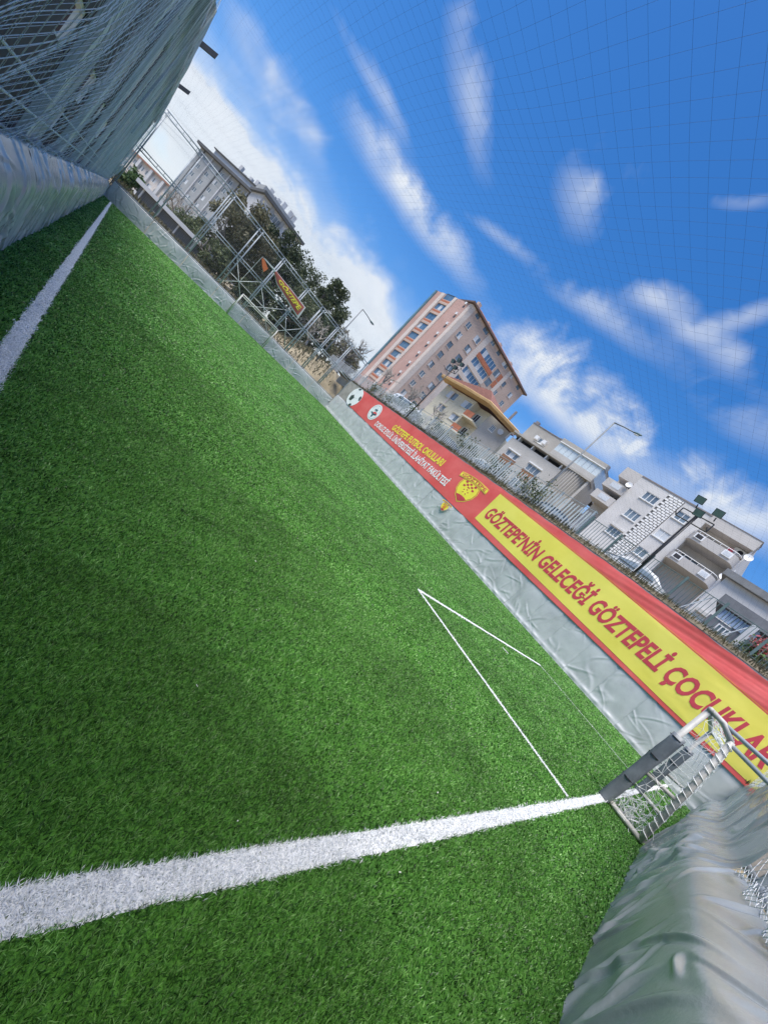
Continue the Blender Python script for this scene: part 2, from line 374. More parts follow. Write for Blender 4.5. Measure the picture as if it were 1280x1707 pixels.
# ------------------------------------------------------------------ tarpaulin padding round the pitch
def pvc(name, c1, c2, rough):
    m = mat(name, c1, rough, .1, 1.6, .12, 45, spec=.5, col2=c2, grime=.34)
    return m
m_pvc = pvc('grey_tarpaulin', (.37, .40, .405), (.44, .465, .465), .17)
m_pvc2 = pvc('pale_tarpaulin', (.42, .43, .435), (.49, .50, .50), .34)
m_tarp_dark = mat('charcoal_padding', (.12, .135, .155), .42, .2, 3, .2, 40, col2=(.19, .21, .235), spec=.5)
def sheet(name, P0, T, N, L0, L1, nu, prof, nv, disp, m, parent, u_pow=1.0):
    """tarpaulin: runs along T from P0; prof = list of (out, z); disp(u, v01) displaces along the profile normal"""
    pr = np.array(prof, float); sl = np.r_[0, np.cumsum(np.hypot(*np.diff(pr, axis=0).T))]; tot = sl[-1]
    vv = np.linspace(0, tot, nv); po = np.interp(vv, sl, pr[:, 0]); pz = np.interp(vv, sl, pr[:, 1])
    k = np.ones(7)/7
    po[3:-3] = np.convolve(po, k, 'valid'); pz[3:-3] = np.convolve(pz, k, 'valid')
    dn = np.gradient(np.stack([po, pz], 1), axis=0); nr = np.stack([dn[:, 1], -dn[:, 0]], 1); nr /= np.linalg.norm(nr, axis=1)[:, None]
    uu = L0+(L1-L0)*np.linspace(0, 1, nu)**u_pow
    U, Vv = np.meshgrid(uu, vv/tot, indexing='ij')
    d = disp(U, Vv)
    O = po[None]+nr[None, :, 0]*d; Z = np.maximum(pz[None]+nr[None, :, 1]*d, .004)
    T = np.array(T, float); N = np.array(N, float); P0 = np.array(P0, float)
    XY = P0[None, None]+T*U[..., None]+N*O[..., None]
    V = np.concatenate([XY, Z[..., None]], -1).reshape(-1, 3)
    F = grid_faces(nu, nv)
    q = np.cross(V[F[0, 1]]-V[F[0, 0]], V[F[0, 3]]-V[F[0, 0]])
    if q[:2]@N < 0: F = F[:, ::-1].copy()
    return mesh_np(name, V, F, m, parent, smooth=True)
def creases(U, Vm, n, seed, amp=.02, wid=.022, vert=.5):
    """long soft fold lines of slack sheet; U along, Vm across, both in metres"""
    r = np.random.default_rng(int(seed*100)+5); d = np.zeros_like(U); u0, u1, v1 = U.min(), U.max(), Vm.max()
    for k in range(n):
        a = r.normal(math.pi/2 if r.random() < vert else (.5 if r.random() < .5 else math.pi-.5), .35); L = r.uniform(.25, 1.0)*v1*1.1
        cu, cv = r.uniform(u0, u1), v1*(1-r.random()**1.4) if r.random() < .6 else r.uniform(0, v1*.4)
        du, dv = math.cos(a), math.sin(a); s_ = (U-cu)*du+(Vm-cv)*dv; q = -(U-cu)*dv+(Vm-cv)*du
        q = q+.05*np.sin(s_*r.uniform(2, 6)+k); w_ = wid*r.uniform(.6, 2.2)*(1+.8*np.abs(s_)/L)
        win = np.clip(1-(s_/(L*.5))**2, 0, 1)**1.5
        d += amp*r.uniform(.35, 1)*(np.exp(-(q/w_)**2)-.55*np.exp(-((q-w_*1.3)/(w_*1.6))**2))*win
    return d
def folds(U, V, s=1., seed=0, tie=.62):
    L = U.max()-U.min(); d = .032*fbm(U*.7+seed, V*1.1+seed*3, 2)+.010*fbm(U*2.2+seed, V*2.2, 2)
    d = d+creases(U, V*1.15, int(6+L*9), seed+U.min(), .024, .024)
    return d*s
prof_low = [(.02, 0), (.015, .06), (-.01, .4), (-.035, .70), (-.06, .80), (-.115, .875), (-.20, .96), (-.265, 1.03), (-.30, 1.045), (-.33, 1.02)]
# left side, along the shed
pl_ = thing('wall_padding', (LX, 20, 0), 'grey tarpaulin padding along the touchline under the hanging net of the shed', 'padding')
edges = [.2, 6.4, 13.6, 21, 29, 42.1]
for a, bq in zip(edges[:-1], edges[1:]):
    sheet('tarpaulin_panel', (LX, 0), (0, 1), (1, 0), a+.012, bq-.012, int(70+(bq-a)*(38 if a < 10 else 14)), prof_low, 70, lambda U, V: folds(U, V, .9, 3.), m_pvc, pl_)
# near end, beside the camera
pr_ = thing('wall_padding', (8, -1, 0), 'crumpled glossy grey tarpaulin padding behind the padded small goal', 'padding')
prof_tall = [(.02, 0), (.015, .06), (-.01, .4), (-.035, .70), (-.06, .80), (-.115, .875), (-.20, .96), (-.25, 1.03), (-.265, 1.15), (-.275, 1.6), (-.285, 2.05), (-.33, 2.09)]
def rsheet(x0, x1, dens, s):
    A = np.array([x0, float(rwall(x0))]); Bq = np.array([x1, float(rwall(x1))]); L = np.linalg.norm(Bq-A); T = (Bq-A)/L; N = np.array([-T[1], T[0]])
    sheet('tarpaulin_panel', A, T, N, .0, L-.006, int(L*dens)+8, prof_low if x0 < 4.9 else prof_tall, 96, lambda U, V: folds(U+x0, V, s, 11., .74), m_pvc, pr_)
for x0, x1, dn, s in [(.1, 1.6, 100, .9), (1.6, 4.98, 100, .95), (4.98, 8.6, 70, 1.2), (8.6, 13.5, 45, 1.2), (13.5, 21.4, 25, 1.2)]: rsheet(x0, x1, dn, s)
# far end
tF = (FB-LF)/np.linalg.norm(FB-LF); nF = np.array([tF[1], -tF[0]])
pf_ = thing('wall_padding', (11, 41, 0), 'grey tarpaulin padding hung below the steel lattice frame at the far goal', 'padding')
prof_f = [(.06, 0), (.04, .1), (0, .6), (-.02, 1.1), (-.04, 1.27), (-.08, 1.30)]
for a in np.arange(0, 23.7, 2.97):
    sheet('tarpaulin_panel', LF+nF*.1, tF, nF, a+.01, min(a+2.95, 23.72), 70, prof_f, 36,
          lambda U, V: folds(U, V, 1.6, 5., 1.48)+.05*np.sin(np.pi*V)*np.abs(np.sin(U*np.pi/2.97)), m_pvc2, pf_)
# banner side: separate puffed panels, 1.45 m each
tB = (BP[1]-BP[0])/np.linalg.norm(BP[1]-BP[0]); nB = np.array([-tB[1], tB[0]])
pb_ = thing('wall_padding', (22, 19, 0), 'tall pale grey quilted padding panels below the red and yellow banners', 'padding')
prof_b = [(.10, 0), (.07, .12), (.03, .3), (.0, 1.0), (-.01, 1.7), (-.03, 2.03), (-.06, 2.05)]
def bdisp(seed):
    def f(U, V):
        w = 1.44; x = (U % w)/w
        puff = .05*(np.sin(np.pi*np.clip(x, 0, 1))**.6)*np.sin(np.pi*np.clip(V*.94+.04, 0, 1))**.5
        hem = .022*np.exp(-((V-.07)/.04)**2)*(1+.6*np.sin(U*9+seed))
        return puff+hem+.05*fbm(U*1.3+seed, V*1.6+seed, 2)+creases(U, V*2.05, 9, seed+1.3, .019, .042, .35)-.03
    return f
s0 = -2.95; k = 0
while s0 < 39.4:
    nu = 60 if s0 < 16 else 30
    o = sheet('padding_panel', BP[0]+nB*.03, tB, nB, s0+.002, min(s0+1.442, 39.6), nu, prof_b, 64 if s0 < 16 else 34, bdisp(k*1.37), m_pvc2, pb_)
    s0 += 1.444; k += 1
# end of the padding at the banner corner, hung over the retaining wall
# ------------------------------------------------------------------ retaining wall and banners
m_conc = mat('concrete', (.36, .34, .31), .9, .2, 1.2, .5, 18, grime=.5)
FBan = Fac(BP[0], BP[1])
def ban_top(s): return np.interp(s, [-6, -.5, 5.56, 13.1, 35.85, 39.6], [5.5, 5.46, 5.36, 5.08, 4.23, 4.1])
wl_ = MB()
for a, bq in zip(np.arange(-14, 40, 2.), np.arange(-12, 42, 2.)):
    z0, z1 = float(ban_top(a))+.10, float(ban_top(bq))+.10
    wl_.hexa([FBan.p(a, -.55, -.2), FBan.p(bq-.004, -.55, -.2), FBan.p(bq-.004, -.16, -.2), FBan.p(a, -.16, -.2), FBan.p(a, -.55, z0), FBan.p(bq-.004, -.55, z1), FBan.p(bq-.004, -.16, z1), FBan.p(a, -.16, z0)])
rw = wl_.build('retaining_wall', m_conc); tag(rw, 'concrete retaining wall carrying the long red and yellow banners', 'wall')
m_red = mat('banner_red', (.72, .095, .09), .45, .10, .6, .1, 20, col2=(.78, .15, .14), grime=.08, spec=.35)
m_yel = mat('banner_yellow', (.76, .645, .10), .45, .06, .5, .08, 20, col2=(.84, .72, .14), grime=.06, spec=.35)
m_wht = mat('print_white', (.82, .82, .82), .5, .04, 3)
m_pred = mat('print_red', (.55, .055, .075), .5, .06, 3)
m_pyel = mat('print_yellow', (.88, .74, .07), .5, .05, 3)
m_pblk = mat('print_dark_green', (.05, .075, .07), .5, .1, 3)
m_pgry = mat('print_grey', (.50, .54, .56), .5, .1, 3)
m_pnav = mat('print_teal', (.03, .10, .13), .5, .1, 3)
m_porg = mat('print_orange', (.80, .30, .04), .5, .1, 3)
def ban_wave(S, Z, amp):
    """loose cloth waves of the banner, bigger towards the near, slack top edge"""
    t = np.clip((Z-2.1)/3.2, 0, 1); nearf = np.clip((9-S)/8, .12, 1)
    return amp*(.05*fbm(S*.45, Z*.6, 2)+nearf*np.clip((Z-4.35)/.5, 0, 1)*(.10*(ridge(S*.16+Z*1.35, Z*2.6+S*.33, 2)-.3))+.015*nearf*ridge(S*.5+Z*1.5, Z*2-S*.4, 2)*np.clip((4-S)/4, 0, 1))
def banner(name, sa, sb, zbot, ztop, ns, nz, m, parent, d=0., amp=1., edge=None):
    S, V = np.meshgrid(np.linspace(sa, sb, ns), np.linspace(0, 1, nz), indexing='ij')
    z0 = zbot(S); z1 = ztop(S)
    Z = z0+(z1-z0)*V
    Dd = d+ban_wave(S, Z, amp)
    P = BP[0]+tB*S[..., None]+nB*Dd[..., None]
    V_ = np.concatenate([P, Z[..., None]], -1).reshape(-1, 3); F = grid_faces(ns, nz)
    q = np.cross(V_[F[0, 1]]-V_[F[0, 0]], V_[F[0, 3]]-V_[F[0, 0]])
    if q[:2]@nB < 0: F = F[:, ::-1].copy()
    return mesh_np(name, V_, F, m, parent, smooth=True)
def bpt(s, z, d):
    s = np.asarray(s, float); z = np.asarray(z, float)
    P = BP[0]+tB*s[..., None]+nB*(d+ban_wave(s, z, 1.))[..., None]
    return np.concatenate([P, z[..., None]], -1)
rb = thing('red_banner', FBan.p(26, 0, 2.05), 'long red banner with a football, a round white emblem and two lines of lettering', 'banner')
yb = thing('yellow_banner', FBan.p(5, 0, 2.05), 'long yellow banner framed in red with one line of big red slanted lettering', 'banner')
zb_ = lambda S: 2.02+0*S
fs = lambda S: ban_top(S)+.015*np.sin(S*4)+.03*fbm(S*1.1, S*0+3, 2)
banner('cloth', 14.55, 36.0, zb_, fs, 160, 24, m_red, rb, .02)
banner('cloth', -3.6, 14.62, zb_, fs, 260, 60, m_red, yb, .045)
ytop = lambda S: np.interp(S, [-3.6, -1.2, 1.1, 6.2, 14.2], [4.44, 4.46, 4.55, 4.68, 4.68]); ybot = lambda S: np.interp(S, [-3.6, 1., 5.6, 14.3], [2.2, 2.2, 2.28, 2.42])
banner('yellow_field', -3.55, 14.2, ybot, ytop, 240, 30, m_yel, yb, .053)
# thin pale print rule above the yellow field
for a, bq in ((-3.5, 1.2), (1.2, 14.25)):
    banner('print_rule', a, bq, lambda S: ytop(S)+.05, lambda S: ytop(S)+.075, 60, 2, m_porg, yb, .0525)
_fc = {}
def text_shape(txt, bold=.0):
    cu = bpy.data.curves.new('t', 'FONT'); cu.body = txt; cu.size = 1; cu.offset = bold; cu.resolution_u = 3
    o = bpy.data.objects.new('t', cu); COL.objects.link(o); dg = bpy.context.evaluated_depsgraph_get(); dg.update()
    me = bpy.data.meshes.new_from_object(o.evaluated_get(dg))
    V = np.array([v.co[:] for v in me.vertices]); F = [tuple(p.vertices) for p in me.polygons]
    bpy.data.objects.remove(o); bpy.data.curves.remove(cu); bpy.data.meshes.remove(me)
    return V, F
def lettering(txt, parent, fn, m, bold=.02, shear=0., name='lettering'):
    """fn(u 0..1 along, v cap-height units) -> world points"""
    if 'H' not in _fc:
        h, _ = text_shape('H'); _fc['H'] = (h[:, 1].min(), h[:, 1].max())
    V, F = text_shape(txt, bold); b0, b1 = _fc['H']
    v = (V[:, 1]-b0)/(b1-b0); x = V[:, 0]+shear*v*(b1-b0); u = (x-x.min())/(x.max()-x.min())
    W_ = fn(u, v)
    fa = [f for f in F]
    i = fa[0]; nn = np.cross(W_[i[1]]-W_[i[0]], W_[i[2]]-W_[i[0]])
    if nn[:2]@nB < 0 and abs(nn[:2]@nB) > 1e-12: fa = [f[::-1] for f in fa]
    return mesh_np(name, W_, fa, m, parent)
def strip_fn(s0, s1, b0, b1, t0, t1, d):
    def f(u, v):
        s = s0+(s1-s0)*u; b_ = b0+(b1-b0)*u; t_ = t0+(t1-t0)*u
        return bpt(s, b_+(t_-b_)*v, d)
    return f
lettering('GÖZTEPE FUTBOL OKULLARI', rb, strip_fn(27.7, 19.85, 3.16, 3.52, 3.68, 4.08, .037), m_pyel, .03)
lettering('DOKUZ EYLÜL ÜNİVERSİTESİ İLAHİYAT FAKÜLTESİ', rb, strip_fn(30.1, 18.1, 2.36, 2.62, 2.86, 3.14, .037), m_wht, .026)
lettering("GÖZTEPE’NİN GELECEĞİ GÖZTEPELİ ÇOCUKLAR", yb, strip_fn(13.85, -2.15, 2.93, 2.88, 3.74, 3.74, .064), m_pred, .034, .16)
def disc(cs, cz, rs, rz, m, name, parent, d, n=28, a0=0, pts=None):
    if pts is None: pts = [(cs+rs*math.cos(a0+2*math.pi*k/n), cz+rz*math.sin(a0+2*math.pi*k/n)) for k in range(n)]
    q = np.array(pts); V = bpt(q[:, 0], q[:, 1], d); f = tuple(range(len(pts)))
    nn = np.cross(V[1]-V[0], V[2]-V[0])
    if nn[:2]@nB < 0: f = f[::-1]
    return mesh_np(name, V, [f], m, parent)
# round emblem
disc(31.55, 3.3, .92, .90, m_wht, 'emblem_disc', rb, .030)
for a in np.linspace(0, 2*math.pi, 44, endpoint=False):
    if 1.1 < a < 2.0: continue
disc(0, 0, 0, 0, m_pgry, 'emblem_ring', rb, .0335, pts=[(31.55+r*math.cos(t), 3.3+r*.98*math.sin(t)) for r, seq in ((.80, np.linspace(.2, 2.9, 20)), (.74, np.linspace(2.9, .2, 20))) for t in seq])
disc(0, 0, 0, 0, m_pgry, 'emblem_ring', rb, .0335, pts=[(31.55+r*math.cos(t), 3.3+r*.98*math.sin(t)) for r, seq in ((.80, np.linspace(3.4, 6.0, 20)), (.74, np.linspace(6.0, 3.4, 20))) for t in seq])
disc(0, 0, 0, 0, m_pnav, 'emblem_mark', rb, .036, pts=[(32.1, 3.10), (31.9, 3.22), (31.55, 3.12), (31.15, 3.24), (31.0, 3.12), (31.38, 3.0), (31.42, 2.72), (31.62, 2.72), (31.66, 3.0)])
disc(0, 0, 0, 0, m_pnav, 'emblem_mark', rb, .036, pts=[(31.75, 3.42), (31.82, 3.62), (31.6, 3.60), (31.55, 3.80), (31.45, 3.6), (31.28, 3.66), (31.34, 3.42), (31.44, 3.52), (31.5, 3.38), (31.58, 3.52)])
# printed football at the end of the red banner
ballc = (36.35, 3.12); br_ = 1.22
disc(*ballc, 1.28, 1.12, m_wht, 'football_print', rb, .034, 36)
def pent(cx, cz, r, a, n=5, sx=1): return [(cx+sx*r*math.cos(a+2*math.pi*k/n), cz+r*math.sin(a+2*math.pi*k/n)) for k in range(n)]
disc(0, 0, 0, 0, m_pblk, 'football_patch', rb, .038, pts=pent(36.75, 2.85, .42, .3))
disc(0, 0, 0, 0, m_pblk, 'football_patch', rb, .038, pts=[(35.18, 3.5), (35.5, 3.62), (35.62, 3.35), (35.35, 3.05), (35.09, 3.1)])
disc(0, 0, 0, 0, m_pblk, 'football_patch', rb, .038, pts=[(35.7, 2.2), (35.95, 2.36), (36.25, 2.22), (36.3, 2.03), (35.95, 2.06)])
disc(0, 0, 0, 0, m_pblk, 'football_patch', rb, .038, pts=[(36.6, 4.2), (36.9, 4.03), (36.75, 3.92), (36.45, 3.98), (36.3, 4.2)])
for (a, bq) in (((36.35, 2.98), (35.64, 3.2)), ((36.72, 3.27), (36.6, 3.92)), ((36.5, 2.5), (36.1, 2.28)), ((37.1, 3.05), (37.45, 3.3))):
    v = np.array(bq)-np.array(a); nn_ = np.array([-v[1], v[0]])/np.linalg.norm(v)*.018
    disc(0, 0, 0, 0, m_pgry, 'football_seam', rb, .037, pts=[tuple(np.array(a)+nn_), tuple(np.array(bq)+nn_), tuple(np.array(bq)-nn_), tuple(np.array(a)-nn_)])
# shield crest (turned a little, as hung)
def crest(cs, cz, k, parent, d, mo, ma, mr_, mt):
    R_ = lambda x, z: (cs-(x*math.cos(.06)-z*math.sin(.06))*k*1.25, cz+(x*math.sin(.06)+z*math.cos(.06))*k)
    sh = lambda e: [R_(x*e, (z-.0)*e) for x, z in [(-.62, .52), (-.3, .60), (0, .66), (.3, .60), (.62, .52), (.70, .15), (.62, -.25), (.38, -.62), (0, -.92), (-.38, -.62), (-.62, -.25), (-.70, .15)]]
    o = disc(0, 0, 0, 0, mo, 'crest_shield', parent, d, pts=sh(1.0))
    disc(0, 0, 0, 0, mr_, 'crest_border', parent, d+.0025, pts=sh(.95)); disc(0, 0, 0, 0, ma, 'crest_field', parent, d+.005, pts=sh(.90))
    disc(0, 0, 0, 0, mr_, 'crest_base', parent, d+.0075, pts=[R_(x, z) for x, z in [(-.38, -.50), (-.2, -.44), (0, -.42), (.2, -.44), (.38, -.50), (.26, -.64), (0, -.82), (-.26, -.64)]])
    for i in range(5):
        for j in range(3):
            if (i+j) % 2 == 0: disc(0, 0, 0, 0, mr_, 'crest_check', parent, d+.0075, pts=[R_(-.4+.16*i+a, .12+.14*j+b_) for a, b_ in ((0, 0), (.15, 0), (.15, .13), (0, .13))])
    disc(0, 0, 0, 0, mt, 'crest_football', parent, d+.0095, pts=[R_(.30*math.cos(t), -.10+.26*math.sin(t)) for t in np.linspace(0, 2*math.pi, 18, endpoint=False)])
    for t in np.linspace(.2, 2*math.pi+.2, 6)[:-1]:
        disc(0, 0, 0, 0, mr_, 'crest_football_patch', parent, d+.0115, pts=[R_(.17*math.cos(t)+.05*math.cos(t+q_), -.10+.15*math.sin(t)+.05*math.sin(t+q_)) for q_ in np.linspace(0, 6.28, 6)[:-1]])
    arc = [(x, .62+.16*math.cos(x*1.3)) for x in np.linspace(-1.02, 1.02, 15)]
    band = lambda lo, hi: [R_(x, z+hi) for x, z in arc]+[R_(x, z+lo) for x, z in arc[::-1]]
    disc(0, 0, 0, 0, mo, 'crest_ribbon', parent, d+.012, pts=band(-.17, .17)); disc(0, 0, 0, 0, mr_, 'crest_ribbon_edge', parent, d+.0145, pts=band(-.135, .135)); disc(0, 0, 0, 0, ma, 'crest_ribbon_field', parent, d+.017, pts=band(-.11, .11))
    def fn(u, v):
        x = -.90+1.8*u; z = .62+.16*np.cos(x*1.3)-.085+.17*v; c_, s_ = math.cos(.06), math.sin(.06)
        return bpt(cs-(x*c_-z*s_)*k*1.25, cz+(x*s_+z*c_)*k, d+.0195)
    lettering('GÖZTEPE', parent, fn, mr_, .03, name='crest_lettering')
crest(16.4, 3.42, 1.12, rb, .032, m_pyel, m_pyel, m_pred, m_pyel)
cp_ = thing('crest_patch', FBan.p(16.62, .14, 1.2), 'small red and yellow shield patch on the grey padding below the big crest', 'emblem')
crest(16.62, 1.56, .42, cp_, .16, m_wht, m_pyel, m_pred, m_porg)

# ------------------------------------------------------------------ nets
m_thread = mat('dark_net_thread', (.035, .045, .06), .8, .2, 3)
m_netw = mat('pale_net_thread', (.80, .81, .82), .8, .1, 3, col2=(.90, .90, .90))
m_netg = mat('grey_net_thread', (.30, .33, .37), .8, .2, 3)
def roof_z(x, y):
    t = np.clip(y/41., 0, 1); u = np.clip(x/22., 0, 1)
    edge = (5.35+.8*t)*(1-u)+(6.75+.1*t)*u
    return edge+.30*np.sin(np.pi*u)-.32*np.sin(np.pi*u)*np.sin(np.pi*t*5)**2*.5+.10*np.sin(x*1.1+y*.35)*np.exp(-x/5)+.05*np.sin(y*1.9+x*.6)*np.exp(-x/6)
P, Q = [], []
for x in np.arange(LX, 22.4, .18):
    yy = np.arange(-1.5, 41.3, .6); xw = x+.03*np.sin(yy*.9+x*2); p = np.stack([xw, yy, roof_z(xw, yy)], 1); P.append(p[:-1]); Q.append(p[1:])
for y in np.arange(-1.5, 41.3, .19):
    xx = np.linspace(LX, bx(y)+.3, 40); yw = y+.035*np.sin(xx*.8+y*1.3); p = np.stack([xx, yw, roof_z(xx, yw)], 1); P.append(p[:-1]); Q.append(p[1:])
o = segs(np.concatenate(P), np.concatenate(Q), .00085, 'overhead_net', m_thread); tag(o, 'thin dark square-mesh safety net stretched overhead across the whole pitch', 'net')
def diamond(y0, y1, z0, z1, a, b_, fn, r, name, m, parent=None):
    """diamond mesh; fn(y, z) -> xyz"""
    ni = int((y1-y0)/a)+1; nj = int((z1-z0)/b_)+1
    I, J = np.meshgrid(np.arange(ni), np.arange(nj), indexing='ij')
    yy = y0+I*a+(J % 2)*a/2; zz = z0+J*b_
    N = fn(yy, zz)
    P, Q = [], []
    for j in range(nj-1):
        A = N[:, j]; Bn = N[:, j+1]
        if j % 2 == 0: P += [A, A[1:]]; Q += [Bn, Bn[:-1]]
        else: P += [A, A[:-1]]; Q += [Bn, Bn[1:]]
    return segs(np.concatenate(P), np.concatenate(Q), r, name, m, parent)
net_top = lambda y: np.interp(y, [0, 12, 18, 31, 42], [5.2, 5.3, 5.65, 6.05, 6.3])
def lfn(off, ph):
    def f(y, z):
        t = (z-1.0)/5.; zz = 1.0+(net_top(y)-1.0)*t
        sw = .06*fbm(y*.55+ph, zz*.5, 3); gather = .10*np.sin(y*2.1+ph)*np.exp(-(zz-1)*1.1)
        return np.stack([LX-.28+off*.6+.24*np.minimum(1, (zz-1.))+.10*fbm(y*.5+ph, zz*.35+5, 3)+.03*np.sin(y*7+zz*.6+ph)*np.exp(-t*3), y+1.2*sw+gather, zz+.9*sw], -1)
    return f
ln = thing('side_net', (LX, 20, 1), 'pale hanging safety net draped in folds over the front of the long shed', 'net')
for ya, yb2, rr in ((1.2, 6.5, .0024), (6.5, 10, .0016), (10, 14, .0010), (14, 20, .0007)): diamond(ya, yb2, 1., 6., .12, .076, lfn(0, 0), rr, 'netting', m_netw, ln)
diamond(1.2, 7, 1., 3.2, .12, .076, lfn(-.09, 4.), .0015, 'netting_inner_layer', m_netw, ln)
diamond(20, 42, 1., 6., .24, .15, lfn(0, 0), .0013, 'netting', m_netw, ln)
# gathered net and cord along the padding top
cb = MB(); yy = np.arange(.5, 42, .25)
cb.tube([(LX-.29+.02*math.sin(y*3), y, 1.06+.015*math.sin(y*5.3)) for y in yy], .016, 6); cb.build('bottom_cord', m_netg, ln)
cb = MB(); cb.tube([(LX-.13, y, float(net_top(y))) for y in np.arange(.5, 42, .5)], .014, 6); cb.build('top_cord', m_netg, ln)

# ------------------------------------------------------------------ long shed beyond the left touchline
m_shw = mat('shed_cladding', (.06, .05, .05), .8, .35, 1.3, .3, 14, col2=(.12, .10, .10), stretch=(1, 1, .25))
m_shc = mat('shed_column', (.66, .67, .62), .7, .15, 2, col2=(.80, .81, .77), grime=.15)
m_shp = mat('shed_sheet', (.37, .39, .41), .55, .15, 1.5, .2, 9, col2=(.45, .47, .49), stretch=(1, 1, .3))
m_gap = mat('dark_gap', (.02, .02, .025), .9, .1, 3)
m_glow = mat('pale_glass', (.80, .83, .85), .2, .08, 1.2, spec=.6)  # pale colour stands for sky light in the shed panes; lamp lenses share it
m_roof_e = mat('eave_metal', (.30, .33, .36), .5, .15, 2, grime=.4)
m_cream_e = mat('eave_tarp', (.55, .52, .47), .7, .12, 2, grime=.3)
m_wood = mat('eave_beam', (.06, .06, .07), .8, .2, 4)
sh_ = thing('long_shed', (-2.6, 22, 0), 'long dark shed with pale columns and small bright windows behind the hanging net', 'shed')
FL = Fac((-.84, 0), (-.84, 44)); FL.n = np.array([1., 0])
wrec = []; colS = [3.55+3.07*k for k in range(13)]
for k, y in enumerate(colS):
    wrec += [(y-1.15, y-.12, 1.78, 2.25)] if k % 2 == 0 else [(y-.95, y-.15, 1.9, 2.3)]
    wrec += [(y+1.55, y+2.6, 3.5, 4.3)] if k % 3 else [(y+1.6, y+2.9, 2.9, 4.5)]
    wrec += [(y+1.7, y+2.3, 1.25, 1.6)] if k % 2 else []
mb = MB(); wall_holes(mb, FL, -1, 44, -.05, 5.2, wrec, .12); mb.build('wall', m_shw, sh_)
for k, (a, bq, c, e) in enumerate(wrec):
    w = MB(); t_ = .035
    for (s_, e_, z_, y_) in ((a, bq, c, c+t_), (a, bq, e-t_, e), (a, a+t_, c+t_, e-t_), (bq-t_, bq, c+t_, e-t_)): FL.box(w, s_, e_, z_, y_, -.09, -.03)
    wo_ = w.build('window', m_shc, sh_)
    if k % 3 == 0: pn = MB(); FL.box(pn, a+t_, bq-t_, c+t_, e-t_, -.085, -.07); pn.build('pane', m_glow, wo_)
for k, y in enumerate(colS):
    w = MB(); w.box(-.95, -.755, y, y+.27, -.02, float(net_top(y))-.03); w.build('column', m_shc, sh_)
    w = MB(); w.box(-.95, -.825, y+.272, y+.345, -.02, float(net_top(y))-.05); w.build('column_gap', m_gap, sh_)
    if k == 0: continue
    w = MB(); w.box(-.95, -.812, y+.35, y+(1.45 if y < 16 else 2.95), .3, float(net_top(y))-.06); w.build('sheet_panel', m_shp, sh_)
for z in (1.29, 1.5):
    w = MB(); w.tube([(-.70, -.5, z), (-.70, 44, z)], .011, 6); w.build('rail', m_shc, sh_)
w = MB(); t_ = np.arange(-1, 43.6, 2.2)
for a, bq in zip(t_[:-1], t_[1:]):
    za, zb2 = float(net_top(a)), float(net_top(bq))
    w.hexa([(-4.5, a, za+.4), (-.60, a, za), (-.60, bq-.003, zb2), (-4.5, bq-.003, zb2+.4), (-4.5, a, za+.48), (-.60, a, za+.08), (-.60, bq-.003, zb2+.08), (-4.5, bq-.003, zb2+.48)])
w.build('roof', m_roof_e, sh_)
for a, bq in zip(t_[:-1], t_[1:]):
    w = MB(); n_ = 6
    for i in range(n_):
        y0_ = a+(bq-a)*i/n_; w.box(-.97, -.80+.02*(i % 2), y0_, y0_+(bq-a)/n_-.004, 4.55, float(net_top(y0_))-.02)
    w.build('upper_sheet', m_shp, sh_)
for a, bq in ((13, 19.5), (19.6, 27.4), (27.5, 36), (36.1, 43)):
    n_ = 14; V = []; t_ = np.linspace(a, bq, n_)
    for i, y in enumerate(t_):
        zt = float(net_top(y))+.16+.05*math.sin(y*1.3); zl = zt-.34-.08*math.sin(y*.8+1)
        V += [(-.50+.02*math.sin(y*2), y, zl-.12), (-.46, y, (zl+zt)/2), (-.62, y, zt+.02)]
    mesh_np('eave_sheet', V, [f for i in range(n_-1) for f in ((3*i, 3*i+3, 3*i+4, 3*i+1), (3*i+1, 3*i+4, 3*i+5, 3*i+2))], m_cream_e if a == 19.6 else m_roof_e, sh_, True)
for y, z in ((19.2, 6.35), (26.3, 6.32), (12.0, 5.9)):
    w = MB(); w.hexa([(-1, y-.06, z-.35), (-.1, y-.06, z+.02), (-.1, y+.06, z+.02), (-1, y+.06, z-.35), (-1, y-.06, z-.19), (-.1, y-.06, z+.18), (-.1, y+.06, z+.18), (-1, y+.06, z-.19)]); w.build('eave_beam', m_wood, sh_)
for y in (7.9, 14., 20.2):
    w = MB(); w.tube([(-.58, y, 2.9), (-.58, y+1.6, 5.6)], .03, 6); w.build('brace', m_roof_e, sh_)

# ------------------------------------------------------------------ near end: posts wrapped in sheet, net and gathered folds above the padding
m_steel = mat('galvanised_steel', (.30, .335, .365), .5, .15, 3, metal=.2, col2=(.40, .43, .46), grime=.25)
m_wallb = mat('beige_render', (.52, .50, .44), .85, .15, 1, .3, 15, col2=(.60, .58, .52))
en = thing('end_net', (4, -1, 1), 'pale crumpled end net tied to steel posts above the crumpled glossy padding', 'net')
def rfn(off, ph):
    def f(x, z):
        sw = .05*fbm(x*1.1+ph, z*.9, 3)
        return np.stack([x+sw*1.4, rwall(x)-.30+off+.06*fbm(x*.9+ph, z*.8, 3)+.035*np.sin(x*8+ph)*np.exp(-(z-1)*2), z+sw], -1)
    return f
diamond(.3, 4.95, 1.02, 4.6, .10, .065, rfn(0, 0), .0022, 'netting', m_netw, en)
diamond(.3, 4.9, 1.02, 2.6, .10, .065, rfn(-.05, 3), .002, 'netting_inner_layer', m_netg, en)
diamond(4.95, 21, 2.1, 4.6, .2, .13, rfn(0, 0), .0022, 'netting', m_netw, en)
diamond(.3, 4.9, 1.0, 1.12, .07, .025, rfn(.035, 6), .0028, 'gathered_net', m_netw, en)
